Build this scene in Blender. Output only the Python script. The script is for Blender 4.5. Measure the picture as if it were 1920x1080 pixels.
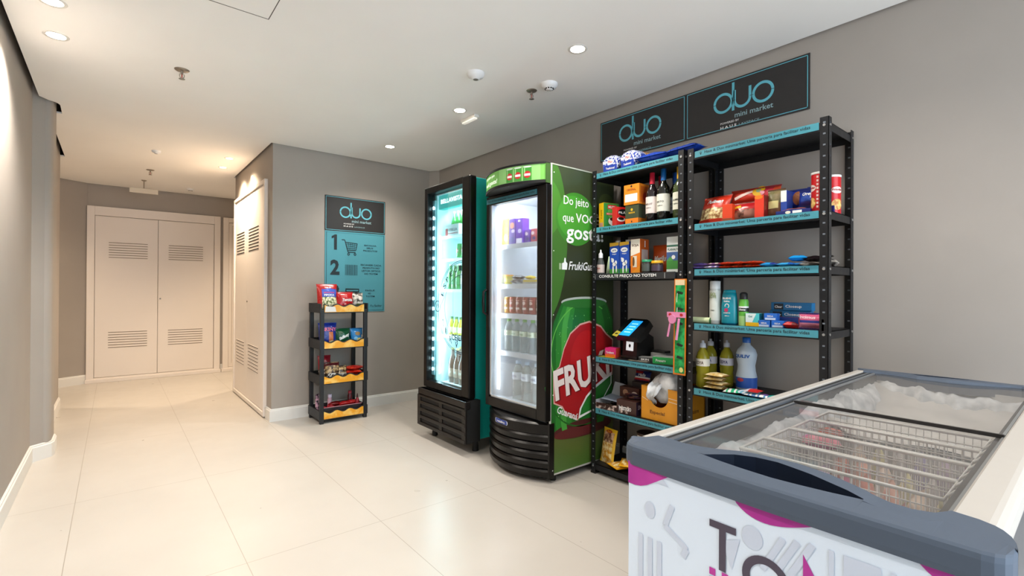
import bpy, bmesh, math, random
from math import sin, cos, pi, sqrt, radians
from mathutils import Vector, Matrix
for o in list(bpy.data.objects): bpy.data.objects.remove(o)
S = bpy.context.scene; COL = S.collection
# ------------------------------------------------------------------ camera
cam = bpy.data.cameras.new('camera'); co = bpy.data.objects.new('camera', cam); COL.objects.link(co)
co.matrix_world = Matrix(((0.773889, -0.006138, -0.633291, 0), (-0.633299, 0.000811, -0.773907, 0), (0.005264, 0.999981, -0.003259, 1.2), (0, 0, 0, 1)))
cam.sensor_width = 36; cam.lens = 910.4/1920*36; cam.shift_y = 1.84/1920; cam.clip_start = .02
S.camera = co
# ------------------------------------------------------------------ world, exposure, fill light from the open room behind
w = bpy.data.worlds.new('world'); S.world = w; w.use_nodes = True
bg = w.node_tree.nodes['Background']; bg.inputs[0].default_value = (.74, .87, 1, 1); bg.inputs[1].default_value = 3.1
S.view_settings.view_transform = 'Standard'; S.view_settings.look = 'None'
S.view_settings.exposure = 0.81; S.view_settings.gamma = 1; S.view_settings.use_curve_mapping = False
LAMP = 1.25
def light(name, kind, loc, power, color, size=.1, rot=(0,0,0), parent=None, sy=None, spot=None, blend=.6):
    l = bpy.data.lights.new(name, kind); l.energy = power; l.color = color
    if kind == 'AREA':
        l.size = size
        if sy: l.shape = 'RECTANGLE'; l.size_y = sy
    elif kind == 'SPOT':
        l.shadow_soft_size = size; l.spot_size = radians(spot or 120); l.spot_blend = blend
    else: l.shadow_soft_size = size
    o = bpy.data.objects.new(name, l); COL.objects.link(o); o.rotation_euler = rot
    o.location = Vector(loc) - (parent.location if parent else Vector((0,0,0)))
    if parent: o.parent = parent
    return o
# ------------------------------------------------------------------ materials
def lin(h):
    h = h.lstrip('#'); c = [int(h[i:i+2], 16)/255 for i in (0, 2, 4)]
    return [((x+.055)/1.055)**2.4 if x > .04045 else x/12.92 for x in c] + [1]
_m = {}
def C(h, rough=.5, metal=0, em=0, spec=.5, coat=0, alpha=1, name=None):
    k = (h, rough, metal, em, spec, coat, alpha)
    if k in _m: return _m[k]
    m = bpy.data.materials.new(name or 'paint_'+h.lstrip('#')); m.use_nodes = True; nt = m.node_tree; b = nt.nodes['Principled BSDF']
    c = lin(h); b.inputs['Base Color'].default_value = c
    b.inputs['Metallic'].default_value = metal; b.inputs['Specular IOR Level'].default_value = spec
    b.inputs['Coat Weight'].default_value = coat; b.inputs['Alpha'].default_value = alpha
    n = nt.nodes.new('ShaderNodeTexNoise'); n.inputs['Scale'].default_value = 35
    tc = nt.nodes.new('ShaderNodeTexCoord'); nt.links.new(tc.outputs['Object'], n.inputs[0])
    r = nt.nodes.new('ShaderNodeMapRange'); r.inputs[3].default_value = max(rough-.05*min(1, rough*2), .02); r.inputs[4].default_value = min(rough+.05*min(1, rough*2), 1)
    nt.links.new(n.outputs[0], r.inputs[0]); nt.links.new(r.outputs[0], b.inputs['Roughness'])
    if em: b.inputs['Emission Color'].default_value = c; b.inputs['Emission Strength'].default_value = em
    _m[k] = m; return m
def NZ(name, ca, cb, scale=40, rough=.5, lo=.4, hi=.6, bump=0, vor=False, metal=0, detail=3):
    """two-colour mottled procedural material (printed food, frost, cardboard...)"""
    if name in _m: return _m[name]
    m = bpy.data.materials.new(name); m.use_nodes = True; nt = m.node_tree; b = nt.nodes['Principled BSDF']; L = nt.links.new
    tc = nt.nodes.new('ShaderNodeTexCoord')
    n = nt.nodes.new('ShaderNodeTexVoronoi' if vor else 'ShaderNodeTexNoise'); n.inputs['Scale'].default_value = scale
    if not vor: n.inputs['Detail'].default_value = detail
    L(tc.outputs['Object'], n.inputs[0]); r = nt.nodes.new('ShaderNodeValToRGB')
    r.color_ramp.elements[0].position = lo; r.color_ramp.elements[1].position = hi
    r.color_ramp.elements[0].color = lin(ca); r.color_ramp.elements[1].color = lin(cb)
    L(n.outputs[0], r.inputs[0]); L(r.outputs[0], b.inputs['Base Color']); b.inputs['Roughness'].default_value = rough
    b.inputs['Metallic'].default_value = metal
    if bump:
        bp = nt.nodes.new('ShaderNodeBump'); bp.inputs['Strength'].default_value = bump; bp.inputs['Distance'].default_value = .01
        L(n.outputs[0], bp.inputs['Height']); L(bp.outputs[0], b.inputs['Normal'])
    _m[name] = m; return m
def GLASS(name, tint='#ffffff', haze=.06, hcol='#dfe8ee', gl=.08):
    """thin clear sheet: straight-through transparency, a little surface haze, mirror sheen by Fresnel"""
    if name in _m: return _m[name]
    m = bpy.data.materials.new(name); m.use_nodes = True; nt = m.node_tree; L = nt.links.new; N = nt.nodes.new
    nt.nodes.remove(nt.nodes['Principled BSDF']); out = nt.nodes['Material Output']
    t = N('ShaderNodeBsdfTransparent'); t.inputs[0].default_value = lin(tint)
    d = N('ShaderNodeBsdfDiffuse'); d.inputs[0].default_value = lin(hcol)
    g = N('ShaderNodeBsdfGlossy'); g.inputs['Roughness'].default_value = .04
    a = N('ShaderNodeMixShader'); a.inputs[0].default_value = haze; L(t.outputs[0], a.inputs[1]); L(d.outputs[0], a.inputs[2])
    n = N('ShaderNodeTexNoise'); n.inputs['Scale'].default_value = 6; mr = N('ShaderNodeMapRange'); mr.inputs[3].default_value = haze*.6; mr.inputs[4].default_value = haze*1.4
    tc = N('ShaderNodeTexCoord'); L(tc.outputs['Object'], n.inputs[0]); L(n.outputs[0], mr.inputs[0]); L(mr.outputs[0], a.inputs[0])
    fr = N('ShaderNodeFresnel'); fr.inputs[0].default_value = 1.4
    b = N('ShaderNodeMixShader'); L(a.outputs[0], b.inputs[1]); L(g.outputs[0], b.inputs[2])
    mu = N('ShaderNodeMath'); mu.operation = 'MULTIPLY'; mu.inputs[1].default_value = gl*10; L(fr.outputs[0], mu.inputs[0]); L(mu.outputs[0], b.inputs[0])
    L(b.outputs[0], out.inputs[0]); _m[name] = m; return m
def FLOORMAT():
    m = bpy.data.materials.new('porcelain_floor_tile'); m.use_nodes = True; nt = m.node_tree; L = nt.links.new; N = nt.nodes.new
    b = nt.nodes['Principled BSDF']; tc = N('ShaderNodeTexCoord'); sx = N('ShaderNodeSeparateXYZ'); L(tc.outputs['Object'], sx.inputs[0])
    def grout(out, off, per, wd):
        a = N('ShaderNodeMath'); a.operation = 'SUBTRACT'; L(out, a.inputs[0]); a.inputs[1].default_value = off - per*50 - per/2
        c = N('ShaderNodeMath'); c.operation = 'MODULO'; L(a.outputs[0], c.inputs[0]); c.inputs[1].default_value = per
        d = N('ShaderNodeMath'); d.operation = 'SUBTRACT'; L(c.outputs[0], d.inputs[0]); d.inputs[1].default_value = per/2
        e = N('ShaderNodeMath'); e.operation = 'ABSOLUTE'; L(d.outputs[0], e.inputs[0])
        f = N('ShaderNodeMath'); f.operation = 'LESS_THAN'; L(e.outputs[0], f.inputs[0]); f.inputs[1].default_value = wd; return f.outputs[0]
    gx = grout(sx.outputs[0], .456, .62, .0016); gy = grout(sx.outputs[1], 2.38, 1.265, .0016)
    mx = N('ShaderNodeMath'); mx.operation = 'MAXIMUM'; L(gx, mx.inputs[0]); L(gy, mx.inputs[1])
    n = N('ShaderNodeTexNoise'); n.inputs['Scale'].default_value = 1.6; n.inputs['Detail'].default_value = 8; L(tc.outputs['Object'], n.inputs[0])
    r = N('ShaderNodeValToRGB'); r.color_ramp.elements[0].position = .3; r.color_ramp.elements[1].position = .7
    r.color_ramp.elements[0].color = lin('#bcb6ae'); r.color_ramp.elements[1].color = lin('#c3bdb5'); L(n.outputs[0], r.inputs[0])
    mi = N('ShaderNodeMixRGB'); L(mx.outputs[0], mi.inputs[0]); L(r.outputs[0], mi.inputs[1]); mi.inputs[2].default_value = lin('#9f978c')
    L(mi.outputs[0], b.inputs['Base Color']); b.inputs['Roughness'].default_value = .3
    n2 = N('ShaderNodeTexNoise'); n2.inputs['Scale'].default_value = 9; L(tc.outputs['Object'], n2.inputs[0])
    mr = N('ShaderNodeMapRange'); mr.inputs[3].default_value = .24; mr.inputs[4].default_value = .38; L(n2.outputs[0], mr.inputs[0]); L(mr.outputs[0], b.inputs['Roughness'])
    return m
# ------------------------------------------------------------------ mesh builder
def FR(o, r, u=(0, 0, 1)):
    o, r, u = Vector(o), Vector(r).normalized(), Vector(u).normalized(); n = r.cross(u)
    return lambda x, y, z=0: o + r*x + u*y + n*z
def CYL(cx, cy, z0, rad, a0=pi):
    f = lambda x, y, z=0: Vector((cx+(rad+z)*cos(a0+x/rad), cy+(rad+z)*sin(a0+x/rad), z0+y))
    f.curved = 1; return f
_txt = {}
def textmesh(s, bold, shear):
    k = (s, bold, shear)
    if k not in _txt:
        c = bpy.data.curves.new('t', 'FONT'); c.body = s; c.size = 1; c.resolution_u = 2; c.offset = bold; c.shear = shear
        o = bpy.data.objects.new('t', c); me = bpy.data.meshes.new_from_object(o)
        vs = [v.co.copy() for v in me.vertices]; fs = [tuple(p.vertices) for p in me.polygons]
        bpy.data.objects.remove(o); bpy.data.curves.remove(c); bpy.data.meshes.remove(me)
        if not vs: vs = [Vector((0, 0, 0))]
        x0 = min(v.x for v in vs); x1 = max(v.x for v in vs); y0 = min(v.y for v in vs); y1 = max(v.y for v in vs)
        if fs:
            a = sum(((vs[f[1]]-vs[f[0]]).cross(vs[f[2]]-vs[f[0]])).z for f in fs)
            if a < 0: fs = [tuple(reversed(f)) for f in fs]
        _txt[k] = (vs, fs, x0, x1, y0, y1)
    return _txt[k]
class MB:
    def __init__(s): s.v = []; s.f = []; s.m = []; s.s = []; s.mats = []
    def mi(s, m):
        if m not in s.mats: s.mats.append(m)
        return s.mats.index(m)
    def add(s, vs, fs, mat, smooth=False):
        b = len(s.v); s.v += [Vector(v) for v in vs]
        for i, f in enumerate(fs):
            s.f.append(tuple(b+j for j in f)); s.m.append(s.mi(mat(i) if callable(mat) else mat)); s.s.append(smooth)
        return s
    def box(s, a, b, mat, bev=0, seg=2):
        a, b = [min(p, q) for p, q in zip(a, b)], [max(p, q) for p, q in zip(a, b)]
        if not bev:
            vs = [(x, y, z) for x in (a[0], b[0]) for y in (a[1], b[1]) for z in (a[2], b[2])]
            return s.add(vs, [(0, 1, 3, 2), (4, 6, 7, 5), (0, 4, 5, 1), (2, 3, 7, 6), (0, 2, 6, 4), (1, 5, 7, 3)], mat)
        bm = bmesh.new(); bmesh.ops.create_cube(bm, size=1)
        for v in bm.verts: v.co = Vector([(a[i]+b[i])/2 + v.co[i]*(b[i]-a[i]) for i in range(3)])
        bmesh.ops.bevel(bm, geom=bm.edges[:], offset=min(bev, .49*min(b[i]-a[i] for i in range(3))), segments=seg, profile=.5, affect='EDGES')
        bm.verts.index_update(); s.add([v.co for v in bm.verts], [[v.index for v in f.verts] for f in bm.faces], mat, False); bm.free(); return s
    def quad(s, fr, x0, y0, x1, y1, mat, z=.0005, nx=1, ny=1):
        if getattr(fr, 'curved', 0): nx, ny = max(nx, 6), max(ny, 6 if fr.curved > 1 else 1)
        vs = [fr(x0+(x1-x0)*i/nx, y0+(y1-y0)*j/ny, z) for j in range(ny+1) for i in range(nx+1)]
        return s.add(vs, [(j*(nx+1)+i, j*(nx+1)+i+1, (j+1)*(nx+1)+i+1, (j+1)*(nx+1)+i) for j in range(ny) for i in range(nx)], mat, nx > 1)
    def poly(s, fr, pts, mat, z=.0005):
        a = sum(pts[i][0]*pts[(i+1) % len(pts)][1]-pts[(i+1) % len(pts)][0]*pts[i][1] for i in range(len(pts)))
        if a < 0: pts = pts[::-1]
        if getattr(fr, 'curved', 0) and len(pts) == 4:
            p0, p1, p2, p3 = [Vector(p) for p in pts]; vs = []
            for j in range(6):
                for i in range(6): q = (p0.lerp(p1, i/5)).lerp(p3.lerp(p2, i/5), j/5); vs.append(fr(q.x, q.y, z))
            return s.add(vs, [(j*6+i, j*6+i+1, j*6+i+7, j*6+i+6) for j in range(5) for i in range(5)], mat, True)
        return s.add([fr(x, y, z) for x, y in pts], [tuple(range(len(pts)))], mat)
    def ell(s, fr, cx, cy, rx, ry, mat, z=.0005, n=20, clip=None):
        if getattr(fr, 'curved', 0):
            K_ = 4; vs = [fr(cx, cy, z)]+[fr(cx+rx*k/K_*cos(2*pi*i/n), cy+ry*k/K_*sin(2*pi*i/n), z) for k in range(1, K_+1) for i in range(n)]
            fs = [(0, 1+i, 1+(i+1) % n) for i in range(n)]+[(1+k*n+i, 1+(k+1)*n+i, 1+(k+1)*n+(i+1) % n, 1+k*n+(i+1) % n) for k in range(K_-1) for i in range(n)]
            return s.add(vs, fs, mat, True)
        pts = [(cx+rx*cos(2*pi*i/n), cy+ry*sin(2*pi*i/n)) for i in range(n)]
        if clip: pts = [(min(max(x, clip[0]), clip[2]), min(max(y, clip[1]), clip[3])) for x, y in pts]
        return s.poly(fr, pts, mat, z)
    def ring(s, fr, cx, cy, ro, ri, mat, z=.0005, a0=0, a1=360, n=28, xmax=None):
        vs = []; fs = []
        for i in range(n+1):
            a = radians(a0+(a1-a0)*i/n)
            for r in (ri, ro): vs.append((cx+r*cos(a), cy+r*sin(a)))
        for i in range(n):
            if xmax is not None and max(vs[2*i+1][0], vs[2*i+3][0]) > xmax: continue
            fs.append((2*i, 2*i+1, 2*i+3, 2*i+2))
        return s.add([fr(x, y, z) for x, y in vs], fs, mat)
    def line(s, fr, pts, wd, mat, z=.0005):
        for (x0, y0), (x1, y1) in zip(pts, pts[1:]):
            z += .00012
            d = Vector((x1-x0, y1-y0)); l = d.length or 1; nx, ny = -d.y/l*wd/2, d.x/l*wd/2
            s.poly(fr, [(x0-nx, y0-ny), (x1-nx, y1-ny), (x1+nx, y1+ny), (x0+nx, y0+ny)], mat, z)
        return s
    def prism(s, fr, pts, z0, z1, mat, smooth=False):
        a = sum(pts[i][0]*pts[(i+1) % len(pts)][1]-pts[(i+1) % len(pts)][0]*pts[i][1] for i in range(len(pts)))
        if a < 0: pts = pts[::-1]
        n = len(pts)
        s.add([fr(x, y, z0) for x, y in pts]+[fr(x, y, z1) for x, y in pts], [(i, (i+1) % n, n+(i+1) % n, n+i) for i in range(n)], mat, smooth)
        return s.add([fr(x, y, z0) for x, y in pts]+[fr(x, y, z1) for x, y in pts], [tuple(range(n))[::-1], tuple(range(n, 2*n))], mat)
    def lathe(s, c, prof, mat, n=20, smooth=True):
        vs = []; fs = []; k = len(prof)
        for i in range(n):
            a = 2*pi*i/n
            for r, z in prof: vs.append((c[0]+r*cos(a), c[1]+r*sin(a), c[2]+z))
        for i in range(n):
            for j in range(k-1): fs.append((i*k+j, ((i+1) % n)*k+j, ((i+1) % n)*k+j+1, i*k+j+1))
        return s.add(vs, fs, (lambda q: mat(q % (k-1))) if callable(mat) else mat, smooth)
    def rod(s, p, q, r, mat, n=8, r2=None):
        p, q = Vector(p), Vector(q); d = (q-p).normalized(); u = d.orthogonal().normalized(); v = d.cross(u); r2 = r if r2 is None else r2
        vs = [p+(u*cos(2*pi*i/n)+v*sin(2*pi*i/n))*r for i in range(n)]+[q+(u*cos(2*pi*i/n)+v*sin(2*pi*i/n))*r2 for i in range(n)]
        s.add(vs, [(i, (i+1) % n, n+(i+1) % n, n+i) for i in range(n)], mat, True)
        return s.add(vs, [tuple(range(n))[::-1], tuple(range(n, 2*n))], mat)
    def tube(s, pts, r, mat, n=6, closed=False):
        pts = [Vector(p) for p in pts]; k = len(pts); vs = []; up = None
        for i, p in enumerate(pts):
            a = pts[(i-1) % k] if closed or i else p; b = pts[(i+1) % k] if closed or i < k-1 else p
            d = (b-a).normalized()
            up = d.orthogonal().normalized() if up is None else (up-d*up.dot(d)).normalized()
            v = d.cross(up); vs += [p+(up*cos(2*pi*j/n)+v*sin(2*pi*j/n))*r for j in range(n)]
        fs = [(i*n+j, i*n+(j+1) % n, ((i+1) % k)*n+(j+1) % n, ((i+1) % k)*n+j) for i in range(k if closed else k-1) for j in range(n)]
        s.add(vs, fs, mat, True)
        if not closed: s.add(vs[:n]+vs[-n:], [tuple(range(n))[::-1], tuple(range(n, 2*n))], mat)
        return s
    def text(s, t, fr, x0, y0, wd, h, mat, z=.001, bold=0, shear=0, fn=None, center=False):
        vs, fs, a0, a1, b0, b1 = textmesh(t, bold, shear); sy = h/max(b1-b0, 1e-6); sx = (wd/max(a1-a0, 1e-6)) if wd else sy
        if center: x0 = x0-(a1-a0)*sx/2
        pv = []
        for v in vs:
            x, y = x0+(v.x-a0)*sx, y0+(v.y-b0)*sy
            if fn: x, y = fn(x, y)
            pv.append(fr(x, y, z))
        return s.add(pv, fs, mat)
    def bag(s, fr, wd, h, t, matfn, crimp=.012, nx=16, ny=20, seed=1, rough=1.0, lying=False):
        """puffed foil pouch with crimped ends; fr: x across, y up, z outward. Returns the surface height function of the front"""
        rnd = random.Random(seed); ph = [rnd.uniform(0, 6.28) for _ in range(8)]
        def surf(x, y):
            u = min(abs(2*x/wd), 1); v = y/h; c = crimp/h
            vv = min(max((v-c)/(1-2*c), 0), 1); q = abs(2*vv-1)
            b = (1-u**2.6)**.6*(1-q**2.8)**.75*t/2
            edge = (1-q**2.8)*(1-u**3); wr = .06*t*rough*(sin(38*x/wd+ph[0]+3*sin(5*v+ph[1]))*(q**2)+.6*sin(9*v+ph[2]+4*x/wd)*u+.5*sin(13*x/wd+11*v+ph[3]))
            return b+wr*edge
        def mx(x, y):
            v = y/h; q = abs(2*v-1); return x*(1-.07*(1-q**4))
        for side in (1, -1):
            vs = []; ids = []
            for j in range(ny+1):
                for i in range(nx+1):
                    x = -wd/2+wd*i/nx; y = h*j/ny
                    vs.append(fr(mx(x, y), y, side*surf(x, y)))
            fs = []; ms = []
            for j in range(ny):
                for i in range(nx):
                    a = j*(nx+1)+i; f = (a, a+1, a+nx+2, a+nx+1); fs.append(f if side > 0 else f[::-1]); ms.append(matfn((i+.5)/nx, (j+.5)/ny) if side > 0 else matfn(.02, .5))
            s.add(vs, fs, (lambda q, ms=ms: ms[q]), True)
        # wrapped frame for decals on the front
        f = lambda x, y, z=0: fr(mx(x, y), y, surf(x, y)+.0012+z)
        f.curved = 2; return f
    def build(s, name, parent=None, loc=None, smooth=None):
        me = bpy.data.meshes.new(name); off = Vector((0, 0, 0)); rz = 0
        if parent is not None and s.world:
            off = parent_origin(parent)
        me.from_pydata([v-off for v in s.v], [], s.f); 
        for m in s.mats: me.materials.append(m)
        me.polygons.foreach_set('material_index', s.m); me.polygons.foreach_set('use_smooth', s.s); me.update()
        o = bpy.data.objects.new(name, me); COL.objects.link(o)
        if parent is not None: o.parent = parent
        return o
    world = True
def parent_origin(p):
    v = Vector((0, 0, 0))
    while p is not None: v += p.location; p = p.parent
    return v
class LB(MB):      # builder whose coordinates are local to its thing
    world = False
def tag(o, label, cat, group=None, kind=None):
    if label: o['label'] = label
    if cat: o['category'] = cat
    if group: o['group'] = group
    if kind: o['kind'] = kind
    return o
def thing(name, label, cat, loc, rz=0, group=None):
    o = bpy.data.objects.new(name, None); COL.objects.link(o); o.location = loc; o.rotation_euler = (0, 0, rz); o.empty_display_size = .05
    return tag(o, label, cat, group)
def solo(mb, name, label, cat, loc, rz=0, group=None):
    o = mb.build(name); o.location = loc; o.rotation_euler = (0, 0, rz); return tag(o, label, cat, group)
def struct(mb, name):
    o = mb.build(name); o['kind'] = 'structure'; return o
def FRONT(x, y=0, z=0): return FR((x, y, z), (0, -1, 0))      # plane facing -X (towards the aisle)
def SIDE(y, x=0, z=0): return FR((x, y, z), (1, 0, 0))        # plane facing -Y (towards the viewer's side)
def TOP(z, x=0, y=0): return FR((x, y, z), (0, -1, 0), (1, 0, 0))   # facing up, read from the aisle
# ================================================================== THE ROOM
H_ = 2.525
WALL = NZ('painted_wall_plaster', '#9f978f', '#a39b93', 3, .75, .3, .7)
CEIL = NZ('ceiling_paint', '#f0eeeb', '#f3f1ee', 2, .85, .3, .7)
TRIM = C('#dcdad6', .45); DOORW = NZ('satin_door_lacquer', '#e3dad2', '#e6ddd5', 2, .5, .3, .7)
DARK = C('#141312', .6); BLK = C('#0b0b0c', .45)
b = MB(); b.quad(FR((0, 0, 0), (1, 0, 0), (0, 1, 0)), -2.2, -2.2, 4.2, 9.6, FLOORMAT(), 0); struct(b, 'floor')
def wallseg(mb, p, q, t=.1, z0=0, z1=2.62):
    """wall with its room face along p->q and its thickness to the right of that direction"""
    p, q = Vector(p), Vector(q); d = (q-p).normalized(); n = Vector((d.y, -d.x))*t
    fr = FR((0, 0, 0), (1, 0, 0), (0, 1, 0)); mb.prism(fr, [p[:], q[:], (q+n)[:], (p+n)[:]], z0, z1, WALL)
b = MB(); b.box((2.79, -2.2, 0), (2.9, 4.70, 2.62), WALL); b.prism(FR((0, 0, 0), (1, 0, 0), (0, 1, 0)), [(2.79, 4.695), (2.9, 4.695), (2.9, 4.79), (2.716, 4.79)], 0, 2.62, WALL); struct(b, 'wall_right')
b = MB(); b.box((1.105, 4.79, 0), (2.9, 4.9, 2.62), WALL); struct(b, 'wall_back')
b = MB(); b.box((1.105, 4.9, 0), (1.2, 6.55, 2.62), WALL); struct(b, 'wall_corridor')
b = MB(); b.box((1.2, 6.45, 0), (3.2, 6.55, 2.62), WALL); struct(b, 'wall_niche')
b = MB(); b.box((-.56, -2.2, 0), (-.446, 4.72, 2.62), WALL)
col = [(-.56, 4.68), (-.446, 4.68), (-.385, 4.735)]+[(-.385+.04*sin(radians(a)), 4.79-.055*cos(radians(a))) for a in range(10, 91, 10)]+[(-.345, 4.97), (-.36, 5.0), (-.56, 5.0)]
b.prism(FR((0, 0, 0), (1, 0, 0), (0, 1, 0)), col, 0, 2.62, WALL)
b.box((-.56, 5.0, 0), (-.43, 6.62, 2.62), WALL); struct(b, 'wall_left')
b = MB(); b.box((-.27, 8.135, 0), (3.2, 8.25, 2.62), WALL)
d = Vector((-.87, -.5)); p = Vector((-.27, 8.135)); q = p+d*1.6
b.prism(FR((0, 0, 0), (1, 0, 0), (0, 1, 0)), [p[:], q[:], (q.x-.06, q.y+.1), (p.x-.06, p.y+.115)], 0, 2.62, WALL); struct(b, 'wall_far')
b = MB(); b.box((3.1, 6.55, 0), (3.2, 8.135, 2.62), WALL); b.box((-1.75, 6.52, 0), (-.56, 6.62, 2.62), WALL); b.box((-1.75, 6.62, 0), (-1.66, 7.5, 2.62), WALL); struct(b, 'wall_recess')
# ceiling: a dropped plaster sheet that stops short of the walls (shadow gap), with the slab above the gap
g = .017; gl = .034
cp = [(2.79-g, -2.2), (2.79-g, 4.69), (2.712, 4.79-g), (1.105-g, 4.79-g), (1.105-g, 6.55+g), (3.1, 6.55+g), (3.1, 8.135-g), (-.268, 8.135-g)]
q2 = Vector((-.27, 8.135))+d*1.58; cp += [(q2.x+.02, q2.y-.02), (-1.66, 6.62+g), (-.43+gl, 6.62+g), (-.43+gl, 5.03), (-.345+.028, 5.02), (-.345+.03, 4.9)]
cp += [(-.385+.072*sin(radians(a)), 4.80-.085*cos(radians(a))) for a in range(90, 0, -15)]+[(-.446+gl, 4.655), (-.446+gl, -2.2)]
b = MB(); b.prism(FR((0, 0, 0), (1, 0, 0), (0, 1, 0)), cp, H_, H_+.013, CEIL); b.box((-1.75, -2.2, 2.62), (3.2, 8.3, 2.66), DARK); struct(b, 'ceiling')
# skirting boards
def skirt(name, pts, side=1):
    b = MB(); pts = [Vector(p) for p in pts]
    prof = [(0, 0), (.016, 0), (.016, .095), (.010, .101), (.010, .108), (.004, .113), (0, .113)]
    k = len(prof); rows = []
    for i, p in enumerate(pts):
        ds = []
        if i: ds.append((p-pts[i-1]).normalized())
        if i < len(pts)-1: ds.append((pts[i+1]-p).normalized())
        ns = [Vector((-e.y, e.x))*side for e in ds]; n = sum(ns, Vector((0, 0))).normalized(); n = n/max(n.dot(ns[0]), .3)
        rows.append([(p.x+n.x*r, p.y+n.y*r, z) for r, z in prof])
    vs = [v for r in rows for v in r]; fs = [(i*k+j, i*k+(j+1) % k, (i+1)*k+(j+1) % k, (i+1)*k+j) for i in range(len(pts)-1) for j in range(k)]
    if side < 0: fs = [f[::-1] for f in fs]
    b.add(vs, fs, TRIM); b.add(rows[0], [tuple(range(k))], TRIM); b.add(rows[-1], [tuple(range(k))[::-1]], TRIM); struct(b, name)
skirt('baseboard_right', [(2.79, -2.2), (2.79, 4.695), (2.716, 4.79), (1.105, 4.79), (1.105, 4.955)])
skirt('baseboard_corridor', [(1.105, 6.47), (1.105, 6.55)])
skirt('baseboard_left', [(-.43, 6.62), (-.43, 5.0), (-.36, 5.0), (-.345, 4.97), (-.345, 4.80), (-.355, 4.765), (-.385, 4.735), (-.446, 4.68), (-.446, -2.2)])
skirt('baseboard_far', [(3.1, 8.135), (1.19, 8.135)]); skirt('baseboard_far_left', [(-.268, 8.135), (-.27, 8.135), (q.x, q.y)])
# ------------------------------------------------------------------ doors (part of the room)
def slots(mb, fr, x0, x1, y0, y1, n, m=None, tilt=0):
    for i in range(n):
        y = y0+(y1-y0)*i/(n-1)
        mb.prism(fr, [(x0, y-.004), (x1, y-.004), (x1, y+.004), (x0, y+.004)], -.001, .0015, m or C('#85786a', .9))
        mb.prism(fr, [(x0-.002, y+.004), (x1+.002, y+.004), (x1+.002, y+.009), (x0-.002, y+.009)], .0, .004, DOORW)
D1 = SIDE(8.135)
b = MB()
for x0, x1, z0, z1 in ((-.275, -.20, 0, 2.245), (1.105, 1.18, 0, 2.245), (-.20, 1.105, 2.13, 2.245), (-.20, 1.105, 0.0, .062)): b.box((x0, 8.10, z0), (x1, 8.14, z1), DOORW, .003)
b.box((-.285, 8.085, 0), (1.19, 8.14, .045), DOORW, .003)
struct(b, 'trim_1')
def leaf(name, x0, x1, kx=None):
    b = MB(); b.box((x0, 8.11, .066), (x1, 8.135, 2.125), DOORW, .003); fr = SIDE(8.1095)
    w_ = x1-x0; xs0, xs1 = (x0+.135, x1-.11) if x0 < 0 else (x0+.115, x1-.135)
    slots(b, fr, xs0, xs1, 1.60, 1.79, 7); slots(b, fr, xs0, xs1, .44, .635, 7)
    if kx: b.lathe((0, 0, 0), [(0, 0), (.001, 0)], DOORW, 3); b.rod((kx, 8.112, 1.065), (kx, 8.103, 1.065), .010, C('#6c6456', .3, .9), 12)
    struct(b, name)
leaf('door_1', -.197, .449); leaf('door_2', .453, 1.102, .478)
b = MB()
for x0, x1, z0, z1 in ((1.215, 1.285, 0, 2.24), (1.99, 2.06, 0, 2.24), (1.285, 1.99, 2.17, 2.24), (1.285, 1.99, 0, .06)): b.box((x0, 8.10, z0), (x1, 8.14, z1), DOORW, .003)
b.box((1.2, 8.085, 0), (2.07, 8.14, .045), DOORW, .003); struct(b, 'trim_2')
b = MB(); b.box((1.288, 8.11, .066), (1.986, 8.135, 2.165), DOORW, .003); b.line(SIDE(8.1095), [(1.33, .12), (1.33, 2.12), (1.95, 2.12)], .004, C('#a89c8c', .7)); struct(b, 'door_3')
# cabinet doors on the corridor wall (facing -X)
b = MB()
for y0, y1, z0, z1 in ((4.965, 5.0, 0.01, 2.235), (6.43, 6.465, 0.01, 2.235), (5.0, 6.43, 2.2, 2.235), (5.0, 6.43, .01, .05)): b.box((1.075, y0, z0), (1.106, y1, z1), DOORW, .003)
struct(b, 'trim_3')
for nm, y0, y1, sy in (('door_4', 5.003, 5.795, (5.25, 5.70)), ('door_5', 5.799, 6.427, (5.92, 6.33))):
    b = MB(); b.box((1.088, y0, .055), (1.106, y1, 2.195), DOORW, .003); fr = FRONT(1.0875)
    slots(b, fr, -sy[1], -sy[0], 1.60, 1.82, 8, C('#2e2822', .9)); slots(b, fr, -sy[1], -sy[0], .38, .62, 8, C('#4e4236', .9))
    if nm == 'door_4': b.rod((1.09, 5.76, 1.07), (1.082, 5.76, 1.07), .009, C('#6c6456', .3, .9), 12)
    struct(b, nm)
b = MB(); b.prism(FRONT(1.105), [(-5.63, 2.30), (-5.59, 2.30), (-5.59, 2.36), (-5.63, 2.36)], 0, .003, C('#e8e2d8', .5))
b = MB(); b.box((1.100, 5.60, 2.255), (1.106, 5.68, 2.385), C('#ece6dc', .5), .002); fr = FRONT(1.0995)
b.ell(fr, -5.64, 2.36, .008, .008, C('#4a443c')); b.ell(fr, -5.64, 2.335, .008, .008, C('#4a443c')); b.poly(fr, [(-5.652, 2.27), (-5.63, 2.27), (-5.638, 2.31)], C('#4a443c'))
solo(b, 'wall_plate', 'small white plate with dark marks high on the corridor wall above the louvred doors', 'wall plate', (0, 0, 0))
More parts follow.
